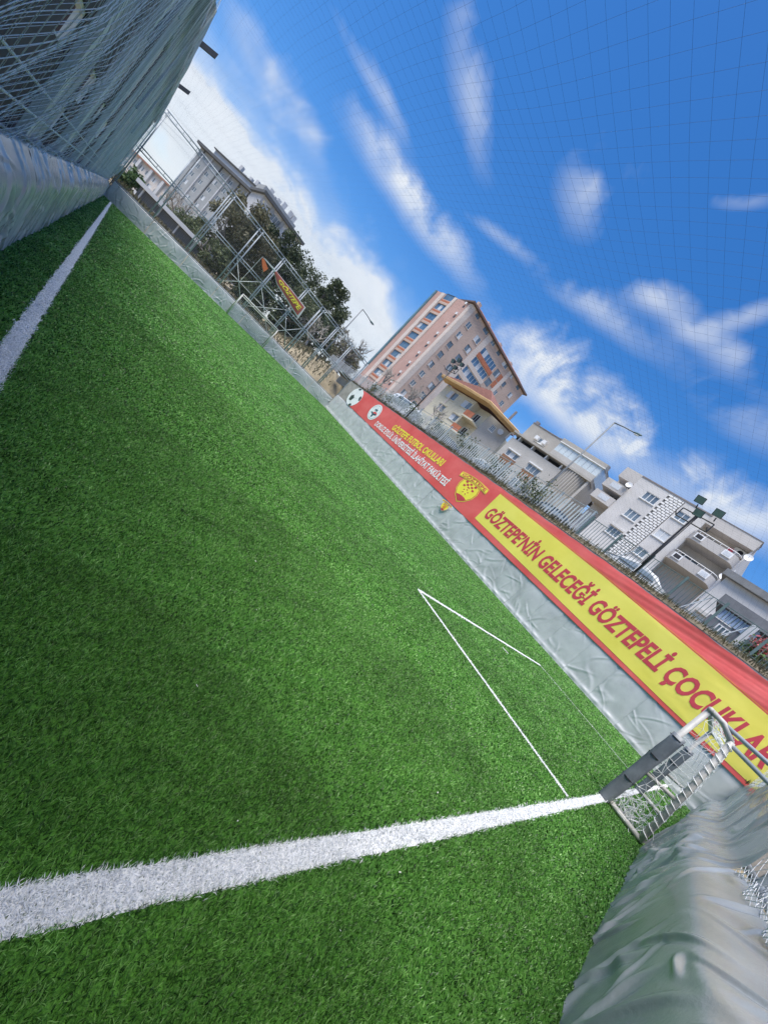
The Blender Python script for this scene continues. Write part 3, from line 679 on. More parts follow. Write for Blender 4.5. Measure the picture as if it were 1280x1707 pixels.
ef = thing('end_fence', (9, -1.2, 0), 'steel post and rail fence wrapped in grey sheet behind the end net', 'fence')
for x in (1.25, 3.05, 4.95, 6.9, 9.6, 12.6, 15.6, 18.6):
    w = MB(); yb_ = float(rwall(x))-.39
    n_ = 30; w.tube([(x+.008*math.sin(i*1.7), yb_, .0+4.7*i/n_) for i in range(n_+1)], [.058+.009*math.sin(i*2.3+x)+.006*math.sin(i*5.1) for i in range(n_+1)], 10); w.build('wrapped_post', m_pvc, ef, True)
for z, r in ((1.06, .04), (2.9, .03), (4.6, .03)):
    w = MB(); w.tube([(x, float(rwall(x))-.37, z) for x in np.arange(.2, 21, .8)], r, 8); w.build('rail', m_steel, ef, True)
bw = MB(); bw.box(-3, 19, -4.9, -4.6, -.1, 2.9); o = bw.build('boundary_wall', m_wallb); tag(o, 'beige rendered wall behind the end net and posts', 'wall')

# ------------------------------------------------------------------ far end: steel lattice frame
FF = Fac(LF-nF*.12, FB-nF*.12)
tops = [(337, 252), (391, 322), (437, 383), (474, 433), (515, 481), (540, 514), (566, 545), (588, 577), (613, 607)]
sC = [-.15]+[on_plane(p, LF, FB)[0] for p in tops]
topz = lambda s: float(np.interp(s, [-.2, 5.6, 24], [7.55, 7.42, 6.85]))
fr = thing('lattice_frame', (11, 41.2, 0), 'galvanised steel lattice frame standing above the padding at the far end', 'frame')
for k, s in enumerate(sC):
    dbl = .34 if k in (0, 1, 2, 3, 6) else .2
    w = MB(); zt = topz(s)
    for d_ in (-dbl/2, dbl/2): w.tube([FF.p(s+d_, 0, 0), FF.p(s+d_, 0, zt)], .055, 6)
    for z in np.arange(.5, zt, .62): w.tube([FF.p(s-dbl/2, 0, z), FF.p(s+dbl/2, 0, z+.0)], .024, 5)
    if k % 2 == 0: w.tube([FF.p(s, -.35, 0), FF.p(s, -.35, zt-.4)], .035, 6)
    w.build('lattice_column', m_steel, fr, True)
for a, bq in zip(sC[:-1], sC[1:]):
    for z0, z1, gap in ((4.42, 4.25, .24), (None, None, .28), (1.36, 1.36, 0)):
        w = MB(); za = topz(a) if z0 is None else z0+(z1-z0)*a/24; zb2 = topz(bq) if z0 is None else z0+(z1-z0)*bq/24
        w.tube([FF.p(a, .03, za), FF.p(bq, .03, zb2)], .048, 6)
        if gap:
            w.tube([FF.p(a, .03, za-gap), FF.p(bq, .03, zb2-gap)], .045, 6)
            for s in np.arange(a+.3, bq, .55): w.tube([FF.p(s, .03, np.interp(s, [a, bq], [za, zb2])), FF.p(s, .03, np.interp(s, [a, bq], [za, zb2])-gap)], .018, 5)
        w.build('lattice_beam', m_steel, fr, True)
m_wpipe = mat('white_pipe', (.66, .66, .62), .5, .1, 3, grime=.3)
for a, bq in ((8.5, 11.1), (11.1, 14.2), (14.2, 16.5)):
    for (p0, p1) in (((a, 1.4), (bq, 4.2)), ((a, 4.2), (bq, 1.4)), ((a, 2.8), (bq, 2.8))):
        w = MB(); w.tube([FF.p(p0[0], -.06, p0[1]), FF.p(p1[0], -.06, p1[1])], .03, 5); w.build('brace', m_wpipe, fr, True)
Pn, Qn = [], []
for s in np.arange(0, 23.9, .12): Pn.append(FF.p(s, .09, 1.2)); Qn.append(FF.p(s, .09, topz(s)))
for z in np.arange(1.25, 7.0, .12): Pn.append(FF.p(0, .09, z)); Qn.append(FF.p(23.8, .09, z*.985))
o = segs(Pn, Qn, .0022, 'end_net', m_netg); tag(o, 'fine square net filling the far steel lattice frame', 'net')

# far goal
m_gw = mat('goal_white', (.46, .45, .43), .5, .1, 2, col2=(.56, .55, .52), grime=.6)
gs0, gs1 = 10.55, 14.6; FG = Fac(LF, FB)
fg = thing('goal', FG.p(12.55, .9, 0), 'white goal frame standing at the far padding below the hanging flag', 'goal')
for s in (gs0, gs1):
    w = MB(); w.tube([FG.p(s, .95, 0), FG.p(s, .95, 2.25)], .055, 8); w.build('post', m_gw, fg, True)
    w = MB(); w.tube([FG.p(s, .95, 2.22), FG.p(s, .35, 2.1), FG.p(s, .2, 0.02)], .035, 8); w.build('side_stay', m_gw, fg, True)
w = MB(); w.tube([FG.p(gs0-.05, .95, 2.25), FG.p(gs1+.05, .95, 2.25)], .055, 8); w.build('crossbar', m_gw, fg, True)
w = MB(); w.tube([FG.p(gs0, .35, 2.1), FG.p(gs1, .35, 2.1)], .035, 8); w.build('rear_bar', m_gw, fg, True)
Pn, Qn = [], []
for s in np.arange(gs0, gs1, .14): Pn += [FG.p(s, .93, 2.22), FG.p(s, .35, 2.1)]; Qn += [FG.p(s, .35, 2.1), FG.p(s, .2, .02)]
for z in np.arange(.1, 2.1, .14): Pn.append(FG.p(gs0, .2+.07*z, z)); Qn.append(FG.p(gs1, .2+.07*z, z))
segs(Pn, Qn, .003, 'netting', m_netw, fg)

# near goal, padded posts
ng = thing('goal', (10, -.3, 0), 'small goal with dark grey padded posts and a tangled white net', 'goal')
g0 = np.array([8.05, line2(8.05)+.02]); g1 = np.array([12.15, line2(12.15)+.02]); gt = (g1-g0)/np.linalg.norm(g1-g0); gn = np.array([gt[1], -gt[0]])  # gn points behind the goal
if gn[1] > 0: gn = -gn
def gp(s, b_, z): q = g0+gt*s+gn*b_; return (q[0], q[1], z)
GW = float(np.linalg.norm(g1-g0)); GH = 2.1
for s in (0, GW):
    w = MB(); w.tube([gp(s, 0, 0), gp(s, 0, GH)], .042, 10); w.build('post', m_gw, ng, True)
    pad = MB()
    n_ = 16; zz_ = np.linspace(.02, 1.5, 13)
    for z in zz_:
        for k in range(n_):
            a = 2*math.pi*k/n_; r = .10/max(abs(math.cos(a)), abs(math.sin(a)))**.72*(1+.05*math.sin(z*9+k)+.04*math.sin(z*23+k*2)); pad.V.append(gp(s+r*math.cos(a), r*math.sin(a)*.9+.02, z))
    for i in range(len(zz_)-1):
        for k in range(n_): pad.F.append((i*n_+k, i*n_+(k+1) % n_, (i+1)*n_+(k+1) % n_, (i+1)*n_+k))
    pad.F.append(tuple((len(zz_)-1)*n_+k for k in range(n_)))
    po_ = pad.build('post_padding', m_tarp_dark, ng, True)
    for z in (.5, 1.02, 1.44):
        st = MB(); st.tube([gp(s+.112*math.cos(a), .10*math.sin(a)+.02, z) for a in np.linspace(0, 2*math.pi, 13)], .008, 5, False); st.build('strap', m_gap, po_)
    w = MB(); w.tube([gp(s, 0, .05), gp(s, .60, .05)], .042, 8); w.build('base_bar', m_gw, ng, True)
    w = MB(); w.tube([gp(s, 0, GH), gp(s, .2, GH-.02), gp(s, .38, 1.96)], .042, 8); w.build('top_bar', m_gw, ng, True)
    w = MB(); w.tube([gp(s, .60, .04), gp(s, .52, 1.), gp(s, .40, 1.96)], .042, 10); w.build('rear_upright', m_gw, ng, True)
    w = MB(); w.tube([gp(s, .05, .75), gp(s, .52, .82)], .03, 8); w.build('side_brace', m_gw, ng, True)
w = MB(); w.tube([gp(-.05, 0, GH), gp(GW+.05, 0, GH)], .042, 10); w.build('crossbar', m_gw, ng, True)
w = MB(); w.tube([gp(0, .38, 1.96), gp(GW, .38, 1.96)], .045, 8); w.build('rear_bar', m_gw, ng, True)
w = MB(); w.tube([gp(0, .60, .05), gp(GW, .60, .05)], .045, 8); w.build('ground_bar', m_gw, ng, True)
for (a, bq) in (((0, .02, 2.08), (.05, 2.3, 2.06)), ((0, .40, 1.92), (.05, 2.3, 1.78))):
    w = MB(); w.tube([gp(*a), gp(*bq)], .032, 8); w.build('stay_bar', m_steel, ng, True)
Pn, Qn = [], []
def bk(z): return .60-.20*z/1.96
def jit(p, k=.022): return (p[0]+random.gauss(0, k), p[1]+random.gauss(0, k), p[2]+random.gauss(0, k*.8))
def netgrid(fn, nu, nv, k=.02):
    Nn = [[jit(fn(i/nu, j/nv), k if 0 < i < nu and 0 < j < nv else .004) for j in range(nv+1)] for i in range(nu+1)]
    for i in range(nu+1):
        for j in range(nv+1):
            if i < nu: Pn.append(Nn[i][j]); Qn.append(Nn[i+1][j])
            if j < nv: Pn.append(Nn[i][j]); Qn.append(Nn[i][j+1])
netgrid(lambda u, v: gp(0, .03+u*(bk(v*2)-.03)+.0, .05+v*1.98), 5, 16, .03)
netgrid(lambda u, v: gp(GW, .03+u*(bk(v*2)-.03), .05+v*1.98), 5, 16)
netgrid(lambda u, v: gp(u*GW, bk(v*1.96)+.05*math.sin(math.pi*u)*math.sin(math.pi*v), .04+v*1.92), 32, 16)
netgrid(lambda u, v: gp(u*GW, v*.38, GH-.14*v), 32, 4)
for k in range(260):    # net heaped on the ground inside the near side
    a = np.array([random.gauss(.3, .22), abs(random.gauss(.32, .12)), abs(random.gauss(0.12, .16))+.02]); bq = a+np.array([random.gauss(0, .09), random.gauss(0, .07), random.gauss(0, .07)])
    bq[2] = max(.01, bq[2]); bq[1] = min(bq[1], .58); Pn.append(gp(*a)); Qn.append(gp(*bq))
segs(Pn, Qn, .0036, 'netting', m_netw, ng)
# coiled cord around the rear upright of the near side
w = MB(); w.tube([gp(.052*math.cos(i*.9), bk(z_)+.01+.052*math.sin(i*.9), z_) for i, z_ in enumerate(np.linspace(.1, 1.9, 110))], .007, 5, False); w.build('lacing_cord', m_netw, ng, True)

# ------------------------------------------------------------------ windows and buildings
m_frame = mat('window_frame_white', (.74, .74, .73), .45, .05, 3)
m_framed = mat('window_frame_dark', (.10, .11, .12), .5, .1, 3)
m_glass = mat('window_glass', (.10, .13, .16), .08, .35, .7, spec=.7, col2=(.22, .27, .31))
m_glassb = mat('window_glass_blue', (.06, .12, .20), .08, .3, .6, spec=.8, col2=(.13, .22, .33))
m_curt = mat('pale_blind', (.52, .55, .58), .35, .15, .8, col2=(.66, .68, .70), spec=.5)
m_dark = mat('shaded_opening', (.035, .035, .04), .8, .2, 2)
def add_window(F, r, parent, fm=None, gm=None, mull=1, sill=None, box=None, d=0., head=None):
    a, b_, c, e = r; t = min(.07, (b_-a)*.09); fm = fm or m_frame; gm = gm or m_glass
    w = MB()
    F.box(w, a, b_, c, c+t, d-.12, d-.04); F.box(w, a, b_, e-t, e, d-.12, d-.04); F.box(w, a, a+t, c+t, e-t, d-.12, d-.04); F.box(w, b_-t, b_, c+t, e-t, d-.12, d-.04)
    for k in range(1, mull+1):
        s = a+(b_-a)*k/(mull+1); F.box(w, s-t/2, s+t/2, c+t, e-t, d-.118, d-.045)
    o = w.build('window', fm, parent)
    for k in range(mull+1):
        p = MB(); s0_ = a+(b_-a)*k/(mull+1)+t*.5; s1_ = a+(b_-a)*(k+1)/(mull+1)-t*.5
        F.box(p, s0_, s1_, c+t*.9, e-t*.9, d-.105, d-.085); p.build('pane', gm if random.random() > .18 else m_curt, o)
    if sill:
        p = MB(); F.box(p, a-.08, b_+.08, c-.09, c-.005, d-.1, d+.10); p.build('sill', sill, o)
    if head:
        p = MB(); F.box(p, a-.1, b_+.1, e+.01, e+.20, d-.02, d+.16); p.build('shutter_box', head, o)
    return o
def shell(F, s0, s1, z0, z1, depth, rects, m, parent, roof_m=None, par=.0, d=0., rev=.16):
    mb = MB(); wall_holes(mb, F, s0, s1, z0, z1, rects, rev, d)
    c = [F.p(s0, d, z0), F.p(s1, d, z0), F.p(s1, d-depth, z0), F.p(s0, d-depth, z0)]; t = [(p[0], p[1], z1) for p in c]
    for i, j in ((1, 2), (2, 3), (3, 0)): mb.add([c[i], c[j], t[j], t[i]], [(0, 1, 2, 3)])
    mb.add(t, [(0, 1, 2, 3)]); o = mb.build('wall', m, parent)
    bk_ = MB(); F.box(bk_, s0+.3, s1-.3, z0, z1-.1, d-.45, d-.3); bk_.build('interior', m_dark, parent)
    return o
def px_rect(F, crop, tl, br):
    ox, oy, k = crop; a = F.px((ox+tl[0]/k, oy+tl[1]/k)); b_ = F.px((ox+br[0]/k, oy+br[1]/k))
    return (min(a[0], b_[0]), max(a[0], b_[0]), min(a[1], b_[1]), max(a[1], b_[1]))
def pxs(F, crop, p): ox, oy, k = crop; return F.px((ox+p[0]/k, oy+p[1]/k))
cT1, cT2, cC, cG, cBr, cRt, cFa = (620, 470, 8.985), (740, 480, 8.127), (700, 610, 7.11), (820, 680, 5.818), (1000, 770, 8), (1120, 830, 8), (300, 235, 6.095)
cz_ = lambda c, p: (c[0]+p[0]/c[2], c[1]+p[1]/c[2])
def satellite(loc, facing, r, label, parent=None):
    t = thing('satellite_dish', loc, label, 'dish', 'satellite dishes on the house fronts'); f = np.array([*facing, .25]); f /= np.linalg.norm(f)
    a = np.cross(f, [0, 0, 1.]); a /= np.linalg.norm(a); b_ = np.cross(a, f); L0 = np.array(loc, float)+np.array([0, 0, .25])
    V = [L0]; n = 16
    for j in (1, 2, 3):
        for k in range(n):
            q = 2*math.pi*k/n; V.append(L0+(a*math.cos(q)+b_*math.sin(q))*r*j/3+f*r*.22*(j/3)**2)
    F = [(0, 1+k, 1+(k+1) % n) for k in range(n)]+[(1+j*n+k, 1+(j+1)*n+k, 1+(j+1)*n+(k+1) % n, 1+j*n+(k+1) % n) for j in (0, 1) for k in range(n)]
    mesh_np('bowl', V, F, m_frame, t, True)
    w = MB(); w.tube([L0-f*.02, L0-f*.25-np.array([0, 0, .2])], .03, 6); w.build('bracket', m_steel, t)
    w = MB(); w.tube([L0-b_*r*.8+f*.15, L0+f*r*.9], .015, 5); w.build('feed_arm', m_steel, t)

# --- pink tower
m_pink = mat('tower_pink', (.49, .37, .305), .85, .1, .5, .15, 8, col2=(.55, .42, .35), grime=.15)
m_pinkd = mat('tower_rose', (.47, .30, .255), .85, .12, .5, .15, 8, col2=(.53, .35, .30), grime=.2)
m_band = mat('tower_band', (.60, .52, .46), .85, .08, .7, col2=(.66, .58, .52), grime=.15)
m_orng = mat('tower_terracotta', (.42, .15, .08), .7, .12, 1)
m_tealp = mat('tower_teal', (.12, .22, .26), .4, .2, 1)
m_rooft = mat('roof_tile', (.16, .075, .06), .85, .25, 2.5, .6, 20, col2=(.24, .11, .085))
ZT = 36.5
Tc = at_z(cz_(cT2, (420, 205)), ZT); Tr = at_z(cz_(cT2, (1090, 1415)), ZT); Tl = at_z(cz_(cT1, (985, 105)), ZT)
tw = thing('apartment_tower', (Tc[0]+8, Tc[1]+7, 3), 'tall pink apartment tower with terracotta panels and a bay of blue windows', 'building')
FR = Fac(Tc, Tr); 
ux = FR.t; FLt = Fac(Tl, Tc); LW = FLt.L
zr = [pxs(FR, cT2, (465, 370))[1]-2.82*k for k in range(11)]
c1 = pxs(FR, cT2, (465, 370))[0]; c2 = pxs(FR, cT2, (555, 590))[0]; b1 = pxs(FR, cT2, (640, 650))[0]; gA = pxs(FR, cT2, (545, 800))[0]; gB = pxs(FR, cT2, (690, 1090))[0]
c4 = pxs(FR, cT2, (905, 1200))[0]; c5 = pxs(FR, cT2, (990, 1355))[0]; bb2 = pxs(FR, cT2, (920, 1110))[0]
c3a = pxs(FR, cT2, (655, 755))[0]; c3b = pxs(FR, cT2, (730, 890))[0]; c3c = pxs(FR, cT2, (830, 1040))[0]
rect = []; kinds = []
for k, z in enumerate(zr):
    for c, wd, hh in ((c1, 1.25, 1.35), (c2, 1.7, 1.45), (c4, 1.25, 1.35), (c5, 1.25, 1.35)):
        rect.append((c-wd/2, c+wd/2, z-hh/2, z+hh/2)); kinds.append(0)
rect += [(c3a-.7, c3a+.7, zr[0]-.65, zr[0]+.7), (c3b-.6, c3b+.6, zr[0]-.65, zr[0]+.7), (c3c-1.0, c3c+1.0, zr[0]-.8, zr[0]+.75)]; kinds += [0, 0, 0]
for k, z in enumerate(zr[1:7]):
    rect.append((gA, gA+(gB-gA)*.98, z-.95, z+.75)); kinds.append(1)
    rect.append((gB+.5, gB+2.2, z-1.0, z+.75)); kinds.append(2)
shell(FR, 0, FR.L, 3, ZT-.4, LW, rect, m_pink, tw, rev=.14)
for r, kd in zip(rect, kinds):
    if kd == 0: add_window(FR, r, tw, m_frame if random.random() > .4 else m_framed, m_glass, 1, m_band)
    elif kd == 1: add_window(FR, r, tw, m_frame, m_glassb, 5)
    else: add_window(FR, r, tw, m_framed, m_glass, 2)
for s, wd in ((.55, 1.1), (b1, 1.5), (bb2+.2, 1.1)):
    w = MB(); FR.box(w, s-wd/2+.003, s+wd/2, 3, ZT-.45, -.02, .10); w.build('pilaster', m_band, tw)
for k, z in enumerate(zr[1:7]):
    w = MB(); FR.box(w, gA-.1, gB+.2, z-1.98, z-.98, -.02, .22); w.build('balcony_front', m_band if k % 3 else m_orng, tw)
    w = MB(); FR.box(w, gB+2.35, gB+3.9, z-.9+(k % 2)*.9, z+.75+(k % 2)*.9, -.02, .08); w.build('terracotta_panel', m_orng, tw)
# left face: bay of blue windows, rose wall, small vents
def Lpx(p): return pxs(FLt, cT1, p)
p0 = Lpx((1060, 180))[0]; bw0, bw1 = Lpx((1110, 190))[0], Lpx((1215, 270))[0]
zb8 = [Lpx((1150, 230))[1]-2.82*k for k in range(9)]
lrect = [(bw0, bw1, z-.75, z+.75) for z in zb8]
mb = MB(); wall_holes(mb, FLt, 0, LW, 3, ZT-.4, lrect, .14, .02); mb.build('side_wall', m_pinkd, tw)
for r in lrect: add_window(FLt, r, tw, m_tealp, m_glassb, 2, d=.02)
for k, z in enumerate(zb8):
    w = MB(); FLt.box(w, bw0+.05, bw1-.05, z-2.0, z-1.45, .01, .14); w.build('spandrel', m_pink, tw); w = MB(); FLt.box(w, bw0+.05, bw1-.05, z-1.42, z-.98, .01, .10); w.build('terracotta_panel', m_orng, tw)
for s, wd, m_ in ((bw0-.75, 1.2, m_band), (bw1+.55, .9, m_band), (.35, .6, m_tealp)):
    w = MB(); FLt.box(w, s-wd/2, s+wd/2, 3, ZT-.5, .0, .30); w.build('pilaster', m_, tw)
w = MB(); FLt.box(w, LW-.95, LW-.004, 3, ZT-.45, .0, .12); w.build('pilaster', m_band, tw)
for k, z in enumerate(zb8):
    w = MB(); FLt.box(w, LW-2.2, LW-1.7, z-.2, z+.35, .0, .32); w.build('air_conditioner', m_frame, tw)
    w = MB(); FLt.box(w, LW-2.3, LW-1.75, z-.95, z-.45, .0, .04); w.build('vent_window', m_framed, tw)
# eaves and roof
w = MB(); ov = .7
ce = [np.array(FR.p(0, ov, 0))[:2]-FR.t*ov, np.array(FR.p(FR.L, ov, 0))[:2]+FR.t*ov, np.array(FR.p(FR.L, -LW-ov, 0))[:2]+FR.t*ov, np.array(FR.p(0, -LW-ov, 0))[:2]-FR.t*ov]
w.hexa([(*c, ZT-.35) for c in ce]+[(*c, ZT) for c in ce]); w.build('eaves', mat('eave_dark', (.14, .10, .09), .8, .15, 1), tw)
w = MB(); ci = [(c*.72+sum(ce)/4*.28) for c in ce]
w.hexa([(*(c*.97+sum(ce)/4*.03), ZT+.002) for c in ce]+[(*c, ZT+1.1) for c in ci]); rf = w.build('roof', m_rooft, tw)
for s in (2, 7, 13, 19, 24):
    q = np.array(FR.p(s, -2.2, 0)); w = MB(); w.box(q[0]-.5, q[0]+.5, q[1]-.4, q[1]+.4, ZT+.3, ZT+1.3+.3*(s % 3)); w.build('chimney', m_pink, rf)

# --- grey house with a brick strip, curved balconies
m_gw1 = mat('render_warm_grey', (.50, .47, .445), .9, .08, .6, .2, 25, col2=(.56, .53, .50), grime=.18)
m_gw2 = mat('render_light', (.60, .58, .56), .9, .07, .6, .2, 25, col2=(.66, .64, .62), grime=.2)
m_brk = mat('split_face_block', (.76, .75, .73), .9, .12, 3, .4, 30, col2=(.84, .83, .81))
m_joint = mat('dark_joint', (.16, .155, .15), .9, .1, 3)
m_cap = mat('parapet_cap', (.22, .20, .20), .8, .1, 2)
m_rail = mat('white_railing', (.78, .78, .78), .45, .05, 3)
ZB = 19.0
bA, bB = at_z(cz_(cBr, (370, 65)), ZB), at_z(cz_(cRt, (1190, 600)), ZB)
FH = Fac(bA, bB)
bh = thing('brick_strip_house', (bA[0]+5, (bA[1]+bB[1])/2, 6), 'light grey four storey house with a strip of pale blocks and curved balconies', 'building')
r1 = [px_rect(FH, cBr, (630, 385), (710, 580)), px_rect(FH, cBr, (395, 610), (455, 805)), px_rect(FH, cBr, (150, 835), (205, 1020)), px_rect(FH, cBr, (1065, 645), (1115, 830)), px_rect(FH, cBr, (800, 880), (850, 1070)), px_rect(FH, cBr, (520, 1110), (560, 1290))]
sW0 = pxs(FH, cBr, (575, 190))[0]; sBk0, sBk1 = pxs(FH, cBr, (955, 410))[0], pxs(FH, cBr, (1165, 520))[0]
sPipe = pxs(FH, cRt, (40, 490))[0]; sBal = pxs(FH, cRt, (430, 350))[0]
shell(FH, sW0, sBal, 5.2, ZB-.15, 9, r1, m_gw2, bh)
for k, r in enumerate(r1): add_window(FH, r, bh, m_frame, m_glass if k in (0, 2) else m_curt if k == 4 else m_glass, 2 if k < 3 else 1, m_frame, head=m_gw2 if k in (2,) else None)
# block strip: courses of real blocks
w = MB(); z = 6.0; row = 0
while z < ZB-.3:
    s = sBk0+(row % 2)*.22
    while s < sBk1-.12:
        e_ = min(s+.44+random.uniform(-.04, .04), sBk1)
        FH.box(w, s, e_-.06, z, z+.19, -.02, .05+random.uniform(0, .03)); s = e_
    z += .26; row += 1
o = w.build('block_strip', m_brk, bh); o['kind'] = 'stuff'
w = MB(); FH.box(w, sBk0-.02, sBk1+.02, 5.9, ZB-.28, -.02, .012); w.build('block_joint_bed', m_joint, bh)
w = MB(); w.tube([FH.p(sPipe, .08, 5.5), FH.p(sPipe, .08, ZB-.4)], .07, 8); w.build('downpipe', m_gap, bh)
# recessed balcony bay on the right with two curved slabs
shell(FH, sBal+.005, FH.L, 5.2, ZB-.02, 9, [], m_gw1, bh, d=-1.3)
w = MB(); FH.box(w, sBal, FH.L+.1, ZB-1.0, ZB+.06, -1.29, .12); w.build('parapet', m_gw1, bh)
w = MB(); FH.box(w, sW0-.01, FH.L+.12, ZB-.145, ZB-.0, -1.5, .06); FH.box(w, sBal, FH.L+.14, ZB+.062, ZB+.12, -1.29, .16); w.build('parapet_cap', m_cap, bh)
for (tl, br_) in (((330, 460), (780, 985)), ((10, 690), (480, 1240))):
    a = pxs(FH, cRt, tl); z_t = a[1]; s0_, s1_ = sBal-.1, FH.L+.05; zb0 = z_t-1.15
    n_ = 28; prof = []
    for k in range(n_+1):
        t_ = k/n_; s_ = s0_+(s1_-s0_)*t_; bul = .85*(1-abs(2*t_-1)**12.0)+.1; prof.append((s_, bul))
    Vb = []; 
    for (s_, o_) in prof: Vb += [FH.p(s_, -1.29, zb0), FH.p(s_, o_, zb0+.04), FH.p(s_, o_+.04, z_t-.25), FH.p(s_, o_-.08, z_t-.25), FH.p(s_, o_-.08, zb0+.22), FH.p(s_, -1.29, zb0+.22)]
    Fb = [(6*i+j, 6*i+6+j, 6*i+6+(j+1) % 6, 6*i+(j+1) % 6) for i in range(n_) for j in range(6)]+[tuple(range(6)), tuple(6*n_+j for j in range(6))[::-1]]
    bo = mesh_np('balcony', Vb, Fb, m_gw1, bh)
    w = MB(); w.tube([FH.p(s_, o_-.02, z_t) for s_, o_ in prof], .03, 6)
    for s_, o_ in prof[::4]: w.tube([FH.p(s_, o_-.02, z_t-.26), FH.p(s_, o_-.02, z_t)], .02, 5)
    w.build('railing', m_rail, bo)
    for t_ in (.2, .78):
        s_ = s0_+(s1_-s0_)*t_; o_ = np.interp(s_, [p[0] for p in prof], [p[1] for p in prof])
        w = MB(); FH.box(w, s_-.38, s_+.38, zb0+.3, z_t-.3, o_+.03, o_+.10); q_ = w.build('lattice_panel', m_rail, bo)
        w = MB(); FH.box(w, s_-.27, s_+.27, zb0+.38, z_t-.38, o_+.10, o_+.11); w.build('lattice_opening', m_curt if t_ > .5 else m_dark, bo)
    r_ = (sBal+.5, sBal+1.9, zb0+.5, z_t+.55); add_window(FH, r_, bh, m_framed, m_glass, 1, d=-1.15)
    w = MB(); FH.box(w, r_[0]-.05, r_[1]+.05, r_[2]-.05, r_[3]+.05, -1.31, -1.27); w.build('door_reveal', m_gap, bh)
ac = pxs(FH, cRt, (920, 690)); w = MB(); FH.box(w, ac[0]-.5, ac[0]+.5, ac[1]-.3, ac[1]+.35, -1.25, -.85); a_ = w.build('air_conditioner', m_frame, bh)
w = MB(); w.tube([FH.p(ac[0]+.05, -.86, ac[1]), FH.p(ac[0]+.05, -.83, ac[1])], .22, 14); w.build('fan_grille', m_gap, a_)
rr_ = pxs(FH, cRt, (770, 690)); w = MB(); FH.box(w, rr_[0]-.2, rr_[0]+.2, rr_[1]-.3, rr_[1]+.35, -.6, -.4); o = w.build('laundry', m_pred); tag(o, 'red cloth hanging over the upper curved balcony', 'cloth')
# left corner balconies of the same house
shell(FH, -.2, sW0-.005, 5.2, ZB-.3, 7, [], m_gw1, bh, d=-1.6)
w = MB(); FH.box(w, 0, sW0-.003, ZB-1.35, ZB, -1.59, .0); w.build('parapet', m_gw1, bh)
for (tl, br_) in (((105, 310), (290, 455)), ((-125, 530), (120, 600))):
    a = pxs(FH, cBr, br_); w = MB(); FH.box(w, -.5, sW0-.003, a[1]-.1, a[1]+.95, -1.59, .25); bo = w.build('balcony', m_gw1, bh)
    w = MB(); FH.box(w, .2, 1.3, a[1]+.2, a[1]+.8, .25, .27); w.build('balcony_panel', m_curt, bo)
    add_window(FH, (.3, sW0-.4, a[1]+1.05, a[1]+2.1), bh, m_frame, m_dark, 1, d=-1.45)
# white slatted gable side
FS = Fac(FH.p(FH.L+.06, -.02, 0)[:2], at_z(cz_(cRt, (1070, 1130)), 19.)) if False else Fac(np.array(FH.p(FH.L, -1.3, 0)[:2]), np.array(FH.p(FH.L, -9.5, 0)[:2]))
FS.n = np.array(FH.t); 
w = MB(); FS.box(w, -1.2, 8.2, 5.2, ZB-.3, .0, .10); w.build('side_wall', m_gw2, bh)
for zt in (16.4, 13.6, 10.8):
    for k in range(9):
        w = MB(); FS.box(w, .6+k*.62, .95+k*.62, zt-1.3, zt, .10, .16); w.build('side_slat', m_rail, bh)
    w = MB(); FS.box(w, -.9, 7.2, zt-1.65, zt-1.45, .10, .35); w.build('side_ledge', m_gw1, bh)

# --- grey house with glazed corner balcony
m_brown = mat('brown_panel', (.24, .13, .075), .75, .15, 1)
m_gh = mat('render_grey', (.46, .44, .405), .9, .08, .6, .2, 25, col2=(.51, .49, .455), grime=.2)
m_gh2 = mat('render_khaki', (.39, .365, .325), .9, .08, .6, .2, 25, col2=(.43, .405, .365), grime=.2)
m_glz = mat('balcony_glazing', (.56, .63, .65), .15, .1, .9, spec=.6, col2=(.66, .72, .73))
gA_, gB_ = at_z(cz_(cG, (400, 110)), 19.), at_z(cz_(cG, (1110, 545)), 19.)
FQ = Fac(gA_, gB_)
gh = thing('glazed_balcony_house', (gA_[0]+5, (gA_[1]+gB_[1])/2, 6), 'grey house with a glazed corner balcony and brown panels under its windows', 'building')
sM = pxs(FQ, cG, (720, 295))[0]
zSl = pxs(FQ, cG, (560, 440))[1]
w1r = px_rect(FQ, cG, (440, 245), (490, 340))
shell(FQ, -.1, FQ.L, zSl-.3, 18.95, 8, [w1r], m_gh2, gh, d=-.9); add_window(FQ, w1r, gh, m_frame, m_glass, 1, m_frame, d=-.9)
for s_ in (-.25, .25):
    w = MB(); sx = (w1r[0]+w1r[1])/2+s_*2.6; FQ.box(w, sx-.28, sx+.28, w1r[2]+.1, w1r[3]-.1, -.85, -.35); w.build('open_casement', m_frame, gh)
w = MB(); FQ.box(w, -.15, FQ.L+.05, 18.95, 19.05, -9, -.84); w.build('parapet_cap', m_cap, gh)
for s_, hh in ((-.2, .7), (3.3+sM*.2, .4), (sM+1.5, .5), (sM+3.6, .45), (FQ.L-.4, .6)):
    w = MB(); FQ.box(w, s_-.28, s_+.28, 19.05, 19.05+hh, -2.2, -1.7); w.build('chimney', m_cap, gh)
zlow = pxs(FQ, cG, (400, 470))[1]
lw0, lw1 = px_rect(FQ, cG, (165, 395), (220, 515)), px_rect(FQ, cG, (365, 530), (420, 665))
sl0, sl1 = pxs(FQ, cG, (180, 300))[0], pxs(FQ, cG, (660, 615))[0]
shell(FQ, sl0, sl1, 5, zSl-.95, 9, [lw0, lw1], m_gh, gh)
